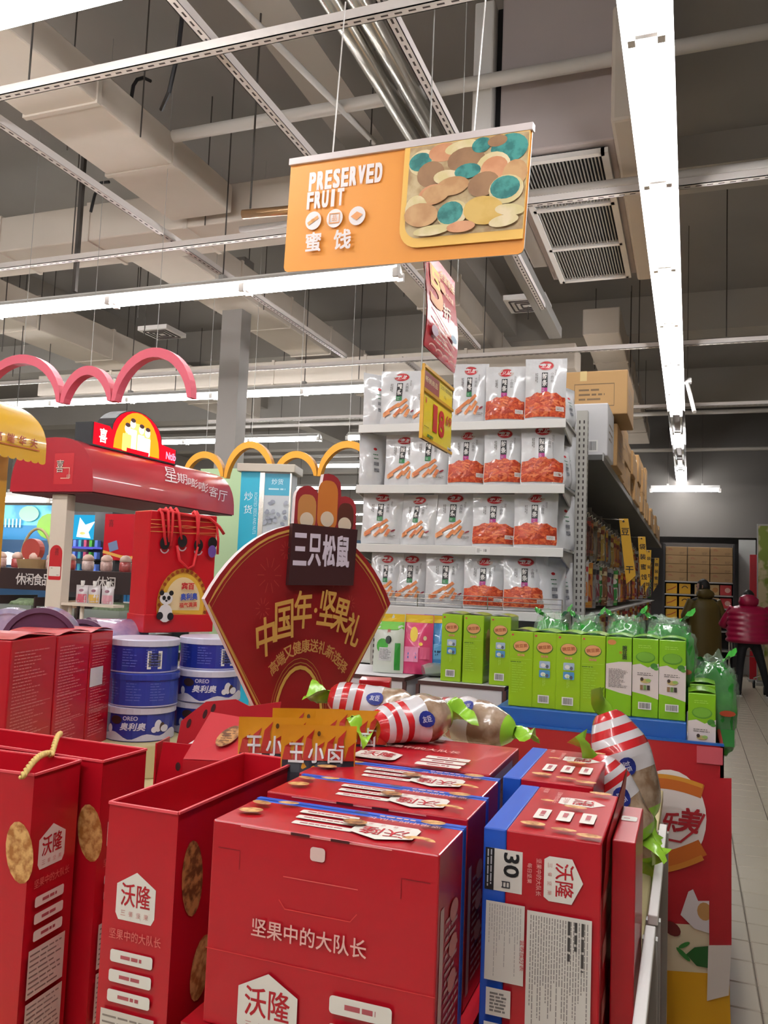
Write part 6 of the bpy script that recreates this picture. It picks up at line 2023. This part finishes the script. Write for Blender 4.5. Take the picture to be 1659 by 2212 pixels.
# ------------------------------------------------------------------ end of the aisle
M_WALL_UNLIT = mat('far_wall_unlit', '#625e5a', .85)  # grey darkened so the colour carries the unlit end of the hall
PW = 17.2
zs = at(1500, 1160, y=PW).z
struct(MB().box((-1.25, PW, zs), (6.0, PW + .2, ZC), M_WALL_UNLIT).build('wall_partition'), 'plain wall above the far carton shelf')
struct(MB().box((-1.25, PW + 1.2, 0), (6.0, PW + 1.3, zs + .2), mat('recess_shade', '#3a3634', .8)).build('wall_recess'), 'recess wall coloured dark as shade behind the far carton shelf')  # shade of the void put into the wall colour
struct(MB().box((-1.25, PW, 0), (-1.15, PW + 1.2, zs), M_WALL_UNLIT).build('wall_return'))
A = at(1437, 1180, y=16.4); B = at(1583, 1345, y=16.4)
g = thing('storage_shelf', 'far storage shelf of cartons and gift packs at the aisle end', 'shelf unit', (A.x, 16.4, 0))
w = B.x - A.x
zrow = [at(1500, q, y=16.4).z for q in (1256, 1284, 1312, 1338)]
MB().box((-.05, .55, 0), (w + .05, .6, A.z + .1), mat('recess_shade', '#3a3634', .8)).build('back_panel', g)
for z in zrow + [.8, .45, .12]: MB().box((0, 0, z - .025), (w, .55, z), M_GREY).build('shelf', g)
for x in (-.03, w): MB().box((x, .0, 0), (x + .03, .55, A.z + .05), M_BLACK).build('upright', g)
nm = ('bottom', 'second', 'third', 'top'); nc = ('first', 'second', 'third')
M_CARD2 = mat('carton_far', '#94754e', .7, vary=.05)
for r0 in range(4):
    hh = (A.z - zrow[0]) / 4
    for c0 in range(3):
        ww = w / 3
        t = thing('carton', 'kraft carton stacked on the far storage shelf, %s layer, %s column' % (nm[r0], nc[c0]), 'carton', (A.x + ww * (c0 + .5), 16.65, zrow[0] + hh * r0 + .001), 0, 'cartons stacked on the far storage shelf')
        MB().box((-ww / 2 + .006, -.22, 0), (ww / 2 - .006, .24, hh - .004), M_CARD2).build('carton_body', t, bevel=.006)
        p = Print(.001); p.lines(-ww * .35, hh * .55, -ww * .1, hh * .8, 2, '#8a4a34', 1, .5); p.lines(ww * .15, hh * .1, ww * .4, hh * .4, 3, '#6a5236', 2, .4); p.build('carton_print', t, FRONT(-.22))
M_GB = mat('gift_yellow', '#d8a21e', .4)
for r0, z in enumerate(zrow[1:]):
    hh = (zrow[r0] - z) - .05
    for c0 in range(5):
        x = A.x + w * (.1, .3, .53, .72, .9)[c0]
        kind = (0, 0, 1, 1, 2)[c0]
        lb = (('yellow gift bag with a dark handle', 'pale kraft gift box', 'red gift box')[kind]) + ' on the far storage shelf, %s row, %s' % (('upper', 'middle', 'lower')[r0], ('first', 'second', 'third', 'fourth', 'last')[c0])
        t = thing('gift_pack', lb, 'gift pack', (x, 16.55, z + .001), 0, 'gift packs on the far storage shelf')
        ww = w * .17
        mm = (M_GB, mat('gift_kraft', '#b89a6a', .5), mat('gift_red_far', '#b02a2c', .4))[kind]
        MB().box((-ww / 2, -.1, 0), (ww / 2, .12, hh), mm).build('pack_body', t, bevel=.008)
        p = Print(.001)
        if kind == 0: p.ring(0, hh * .45, ww * .3, hh * .35, .015, '#3a2418', 20, 160) if c0 else p.line([(-ww * .4, hh * .3), (0, hh * .45), (ww * .4, hh * .7)], .015, '#a03a1c')
        else: p.ell(ww * .15, hh * .5, ww * .25, hh * .25, '#d8a89a' if kind == 2 else '#a8743a', 12, 1)
        p.build('pack_print', t, FRONT(-.1))
# pale door leaf, red board, leafy poster at the right side
A, B = at(1596, 1166, y=16.9), at(1632, 1330, y=16.9)
struct(MB().box((A.x, 16.9, 0), (B.x, 16.96, A.z), mat('door_pale', '#a9aaa6', .6)).build('door_1'), 'pale door leaf beside the far storage shelf')
A, B = at(1620, 1198, y=15.7), at(1642, 1330, y=15.7)
g = thing('red_board', 'tall red promotion board by the far door', 'sign', (A.x, 15.7, 0))
MB().box((0, 0, 0), (B.x - A.x + .25, .05, A.z), M_BOX).build('board', g, bevel=.004); MB().box((-.02, -.1, 0), (B.x - A.x + .3, .25, .04), M_GREY).build('foot', g)
A = at(1638, 1132, y=15.2)
g = thing('leaf_poster', 'framed poster with green and yellow leaves at the picture edge', 'poster', (A.x, 15.2, 0))
MB().box((-.02, -.012, .05), (.9, .02, A.z), M_GREY).build('frame', g)
MB().box((0, -.014, .08), (.88, -.012, A.z - .03), mat('leaf_print', '#7a8a2a', .5, col2='#c8b890', vscale=3, lo=.42, hi=.5)).build('picture', g)
for k, (x, z) in enumerate(((.06, .9), (.14, .5), (.3, 1.2), (.22, 1.7))): pass
MB().box((-.04, -.15, 0), (.92, .2, .05), M_GREY).build('foot', g)
# loose tube dangling by the aisle light
a_, b_ = at(1485, 828, d=8.6), at(1500, 890, d=8.2)
o = MB().tube([(0, 0, 0), b_ - a_], .02, M_WHITE, 8).box((-.04, -.04, 0), (.04, .04, .05), M_GREY).tube([(0, 0, .04), (0, 0, ZC - a_.z)], .004, M_ROD, 6).build('dangling_sensor', loc=a_)
tag(o, 'white tube hanging askew beside the long aisle light', 'fixture')

# ------------------------------------------------------------------ shoppers
def skin_body(name, verts, edges, radii, m, parent, root=0, sub=2):
    me = bpy.data.meshes.new(name); me.from_pydata(verts, edges, []); me.update()
    o = link(name, me, parent)
    o.modifiers.new('skin', 'SKIN')
    sv = me.skin_vertices[0].data
    for i, r_ in enumerate(radii):
        sv[i].radius = (r_, r_) if not isinstance(r_, tuple) else r_
        sv[i].use_root = i == root
    s = o.modifiers.new('sub', 'SUBSURF'); s.levels = sub; s.render_levels = sub
    me.materials.append(m)
    for mod in o.modifiers:
        if mod.type == 'SKIN': mod.use_smooth_shade = True
    return o


M_SKIN = mat('skin', '#c09078', .55); M_HAIR = mat('hair_black', '#15110f', .6)
M_TRO = mat('trousers_black', '#14141a', .75); M_SOLE = mat('shoe_sole', '#b8b4b0', .6)
M_JRED = mat('jacket_crimson', '#9a0c3a', .35, bump=.4, bscale=9); M_COAT = mat('coat_olive', '#5a4a18', .55, bump=.4, bscale=7)


def hand(parent, pos, dirx, m):
    """small mitten-free hand: palm with five short bent fingers"""
    v = [(0, 0, 0), (0, .045, -.02), (0, .085, -.035)]
    vs, es, rs = [(0, 0, 0), (0, .05, -.015)], [(0, 1)], [(.016, .03), (.016, .036)]
    for k, (x, L) in enumerate(((-.026, .05), (-.009, .062), (.009, .058), (.025, .046))):
        i = len(vs); vs += [(x, .075, -.018), (x, .075 + L * .5, -.03), (x, .075 + L * .7, -.03 - L * .4)]; es += [(1, i), (i, i + 1), (i + 1, i + 2)]; rs += [.0085, .008, .007]
    i = len(vs); vs += [(.036 * dirx, .03, -.02), (.05 * dirx, .055, -.035)]; es += [(0, i), (i, i + 1)]; rs += [.01, .008]
    o = skin_body('hand', vs, es, rs, m, parent, 0, 1); o.location = pos
    return o


def head(parent, pos, rz, hair, hood=None, sc=1.0):
    b = MB()
    def f(u, v):
        th = 2 * math.pi * u; ph = math.pi * (v - .5)
        x, y, z = math.cos(ph) * math.cos(th), math.cos(ph) * math.sin(th), math.sin(ph)
        jaw = 1 - .28 * max(0, -z) * (1 if y > -.2 else .5)
        y2 = y * (1.0 + .06 * (y > 0))
        if z < .1 and z > -.35 and y > .85: y2 += .08 * (1 - abs(x) * 4) if abs(x) < .25 else 0
        return Vector((x * .075 * jaw, y2 * .095 * jaw, z * .115))
    b.grid(f, 24, 16, M_SKIN); o = b.build('head', parent, pos, (0, 0, rz), True)
    for s in (-1, 1):
        MB().lathe([(0, -.011), (.011, -.006), (.012, 0), (.008, .008), (0, .011)], mat('eye_dark', '#201814', .3), 8).build('eye', o, (s * .03, .088, .01))
        m = MB(); m.tube([(s * .074, -.01, .025), (s * .084, -.02, .03), (s * .085, -.022, .0), (s * .076, -.01, -.03)], .009, M_SKIN, 6); m.build('ear', o, smooth=True)
    m = MB(); m.tube([(-.022, .086, -.05), (0, .094, -.052), (.022, .086, -.05)], .005, mat('lips', '#9a5248', .5), 6); m.build('mouth', o)
    b = MB()
    def h(u, v):
        th = 2 * math.pi * u; ph = math.pi * (.5 - v * (.62 if True else 1))
        x, y, z = math.cos(ph) * math.cos(th), math.cos(ph) * math.sin(th), math.sin(ph)
        k = 1.12 + .06 * mnoise.noise(Vector((x * 4, y * 4, z * 4)))
        if y > .35 and z < .45: k = .97
        return Vector((x * .075 * k * 1.06, y * .095 * k - .004, z * .115 * k + .006))
    b.grid(h, 24, 12, hair, True); b.build('hair', o, smooth=True)
    return o


def shopper(label, x, y, rz, H, lean, coat, coat_len, quilt, arms, stance, head_turn, hood_col, headback=0.0, girth=1.0, drop=0.0):
    g = thing('person', label, 'person', (x, y, 0), rz)
    hip = .52 * H; sh = .80 * H; kn = .28 * H
    def T(z): return lean * max(0, (z - hip)) / (sh - hip)            # forward shift
    V, E, R_ = [], [], []
    def add(p, r_, par=None):
        V.append(p); R_.append(r_)
        if par is not None: E.append((par, len(V) - 1))
        return len(V) - 1
    pe = add((0, 0, hip), (.12, .09))
    wa = add((0, T(hip + .15), hip + .14), (.11, .085), pe)
    ch = add((0, T(sh - .1), sh - .1), (.13, .095), wa)
    nk = add((0, T(sh + .05) + .01, sh + .05), .05, ch)
    add((0, T(sh + .1) + .02, sh + .1), .047, nk)
    for s in (-1, 1):
        hp = add((s * .085, 0, hip - .05), (.085, .085), pe)
        k = add((s * (.1 + stance[0 if s < 0 else 1][0] * .5), stance[0 if s < 0 else 1][1] * .5 + .02, kn), .058, hp)
        a = add((s * .1 + stance[0 if s < 0 else 1][0] * s, stance[0 if s < 0 else 1][1], .085), .042, k)
        add((s * .1 + stance[0 if s < 0 else 1][0] * s, stance[0 if s < 0 else 1][1] + .03, .045), .042, a)
        add((s * .115 + stance[0 if s < 0 else 1][0] * s, stance[0 if s < 0 else 1][1] + .16, .04), .036, len(V) - 1)
        so = add((s * .17, T(sh) - .0, sh - .01), .06, ch)
        el, wr_ = arms
        e_ = add((s * el[0], T(sh) + el[1], sh + el[2]), .045, so)
        add((s * wr_[0], T(sh) + wr_[1], sh + wr_[2]), .03, e_)
    body = skin_body('body', V, E, R_, M_TRO, g)
    for s in (-1, 1):
        hd = hand(g, (s * arms[1][0], T(sh) + arms[1][1], sh + arms[1][2]), -s, M_SKIN)
        sx = s * .1 + stance[0 if s < 0 else 1][0] * s; sy = stance[0 if s < 0 else 1][1]
        MB().box((sx - .045, sy - .06, 0), (sx + .06 * (1 if s > 0 else .8), sy + .2, .028), M_SOLE).build('shoe_sole', g, bevel=.01)
    # coat: stacked soft rings
    b = MB(); n = 26; zs0 = sh + .03; zs1 = coat_len
    nr = 30
    def ring(u, v):
        z = zs0 + (zs1 - zs0) * v
        t = 2 * math.pi * u
        wx = (.115 + .13 * min(1, v * 7) ** .6 + .02 * v) * girth; wy = .08 + .095 * min(1, v * 6) ** .6 + .03 * v
        q = 1 + (quilt * abs(math.sin(v * math.pi * 7)) if quilt else .02 * mnoise.noise(Vector((math.cos(t) * 2, math.sin(t) * 2, z * 4))))
        if v > .97: q *= .93
        return Vector((wx * q * math.cos(t), T(z) + wy * q * math.sin(t), z))
    b.grid(ring, n, nr, coat, True)
    b.face([ring(i / n, 1) for i in range(n)], coat)
    j = b.build('coat', g, smooth=True)
    for s in (-1, 1):
        m = MB(); so = Vector((s * .185, T(sh), sh - .02)); e_ = Vector((s * (arms[0][0] + .01), T(sh) + arms[0][1], sh + arms[0][2])); w_ = Vector((s * arms[1][0], T(sh) + arms[1][1], sh + arms[1][2]))
        pts, rr = [], []
        for i in range(15):
            t = i / 14
            q = so.lerp(e_, t * 2) if t < .5 else e_.lerp(w_, (t - .5) * 2)
            pts.append(q); rr.append((.085 - .03 * t) * (1 + quilt * .8 * abs(math.sin(t * math.pi * 5))))
        m.tube(pts, rr, coat, 12); m.build('sleeve', g, smooth=True)
    hp_ = (0, T(sh + .2) + .03 + headback, sh + .2 - drop)
    head(g, hp_, head_turn, M_HAIR)
    # hood lying on the back of the neck
    blob('hood', (0, T(sh + .06) - .06, sh + .09), (.27, .17, .17 if hood_col is None else .2), hood_col or coat, g, 3, .12, 2.3)
    return g


wx, wy = at(1612, 1498, z=0).x, 13.3
shopper('shopper in a crimson puffer jacket and black trousers pushing a cart, seen from behind', wx, wy, -.05, 1.62, .2, M_JRED, .78, .09, ((.33, -.02, -.26), (.24, .3, -.3)), ((.03, -.05), (.17, .02)), .1, M_JRED, .05, 1.1, .07)
mx = at(1522, 1400, y=14.3).x
shopper('shopper in a long olive coat looking aside at the shelf', mx, 14.3, .35, 1.72, .04, M_COAT, .42, 0.0, ((.29, .0, -.27), (.2, .2, -.42)), ((.02, 0), (.02, .02)), .9, None)
# shopping cart in front of the crimson jacket
g = thing('shopping_cart', 'wire shopping cart in front of the crimson jacket shopper', 'cart', (wx + .0, wy + .82, 0))
m = MB()
c0 = [(-.24, -.3, .98), (.24, -.3, .98), (.2, .5, .9), (-.2, .5, .9)]; c1 = [(-.2, -.24, .55), (.2, -.24, .55), (.16, .45, .6), (-.16, .45, .6)]
for q in (c0, c1):
    for i in range(4): m.tube([q[i], q[(i + 1) % 4]], .008, M_STEEL, 6)
for i in range(4):
    for k in range(8):
        t = k / 8
        a = Vector(c0[i]).lerp(Vector(c0[(i + 1) % 4]), t); b_ = Vector(c1[i]).lerp(Vector(c1[(i + 1) % 4]), t); m.tube([a, b_], .003, M_STEEL, 5)
m.build('basket', g)
m = MB(); m.tube([(-.25, -.34, 1.02), (.25, -.34, 1.02)], .016, M_BOX, 8); m.build('handle', g)
m = MB()
for s in (-1, 1):
    m.tube([(s * .24, -.34, 1.02), (s * .24, -.3, .98), (s * .24, -.28, .3), (s * .25, -.38, .14)], .012, M_STEEL, 6); m.tube([(s * .24, -.28, .3), (s * .16, .5, .16)], .012, M_STEEL, 6); m.tube([(s * .2, .45, .6), (s * .24, -.28, .32)], .01, M_STEEL, 6)
m.build('frame', g)
for s in (-1, 1):
    for (yy, xx) in ((-.38, .25), (.5, .16)):
        MB().lathe([(0, -.018), (.06, -.018), (.065, 0), (.06, .018), (0, .018)], M_BLACK, 16).build('wheel', g, (s * xx, yy, .066), (0, math.pi / 2, 0))
# ------------------------------------------------------------------ print belongs to the face it lies on: parent it to that part
BODY = ('carton', 'pouch', 'bag_body', 'tin_body', 'board', 'pack_body', 'carton_body', 'tag_board', 'front_panel', 'post_body', 'fascia', 'bezel', 'panel', 'case')
for o in list(COL.objects):
    if o.parent or not o.children: continue
    kids = list(o.children)
    body = next((c for b in BODY for c in kids if c.name.split('.')[0] == b and c.location.length < 1e-9 and abs(c.rotation_euler.x) + abs(c.rotation_euler.y) + abs(c.rotation_euler.z) < 1e-9), None)
    if body is None: continue
    for c in kids:
        st_ = c.name.split('.')[0]
        if c is not body and not c.children and (st_.endswith('print') or st_ in ('lettering', 'small_print', 'nut_picture', 'blue_label', 'red_tag', 'painted_scene', 'tape', 'rim', 'lid_flap', 'open_flap', 'rope_handle', 'cord_handle', 'thread', 'spout_cap')):
            c.parent = body
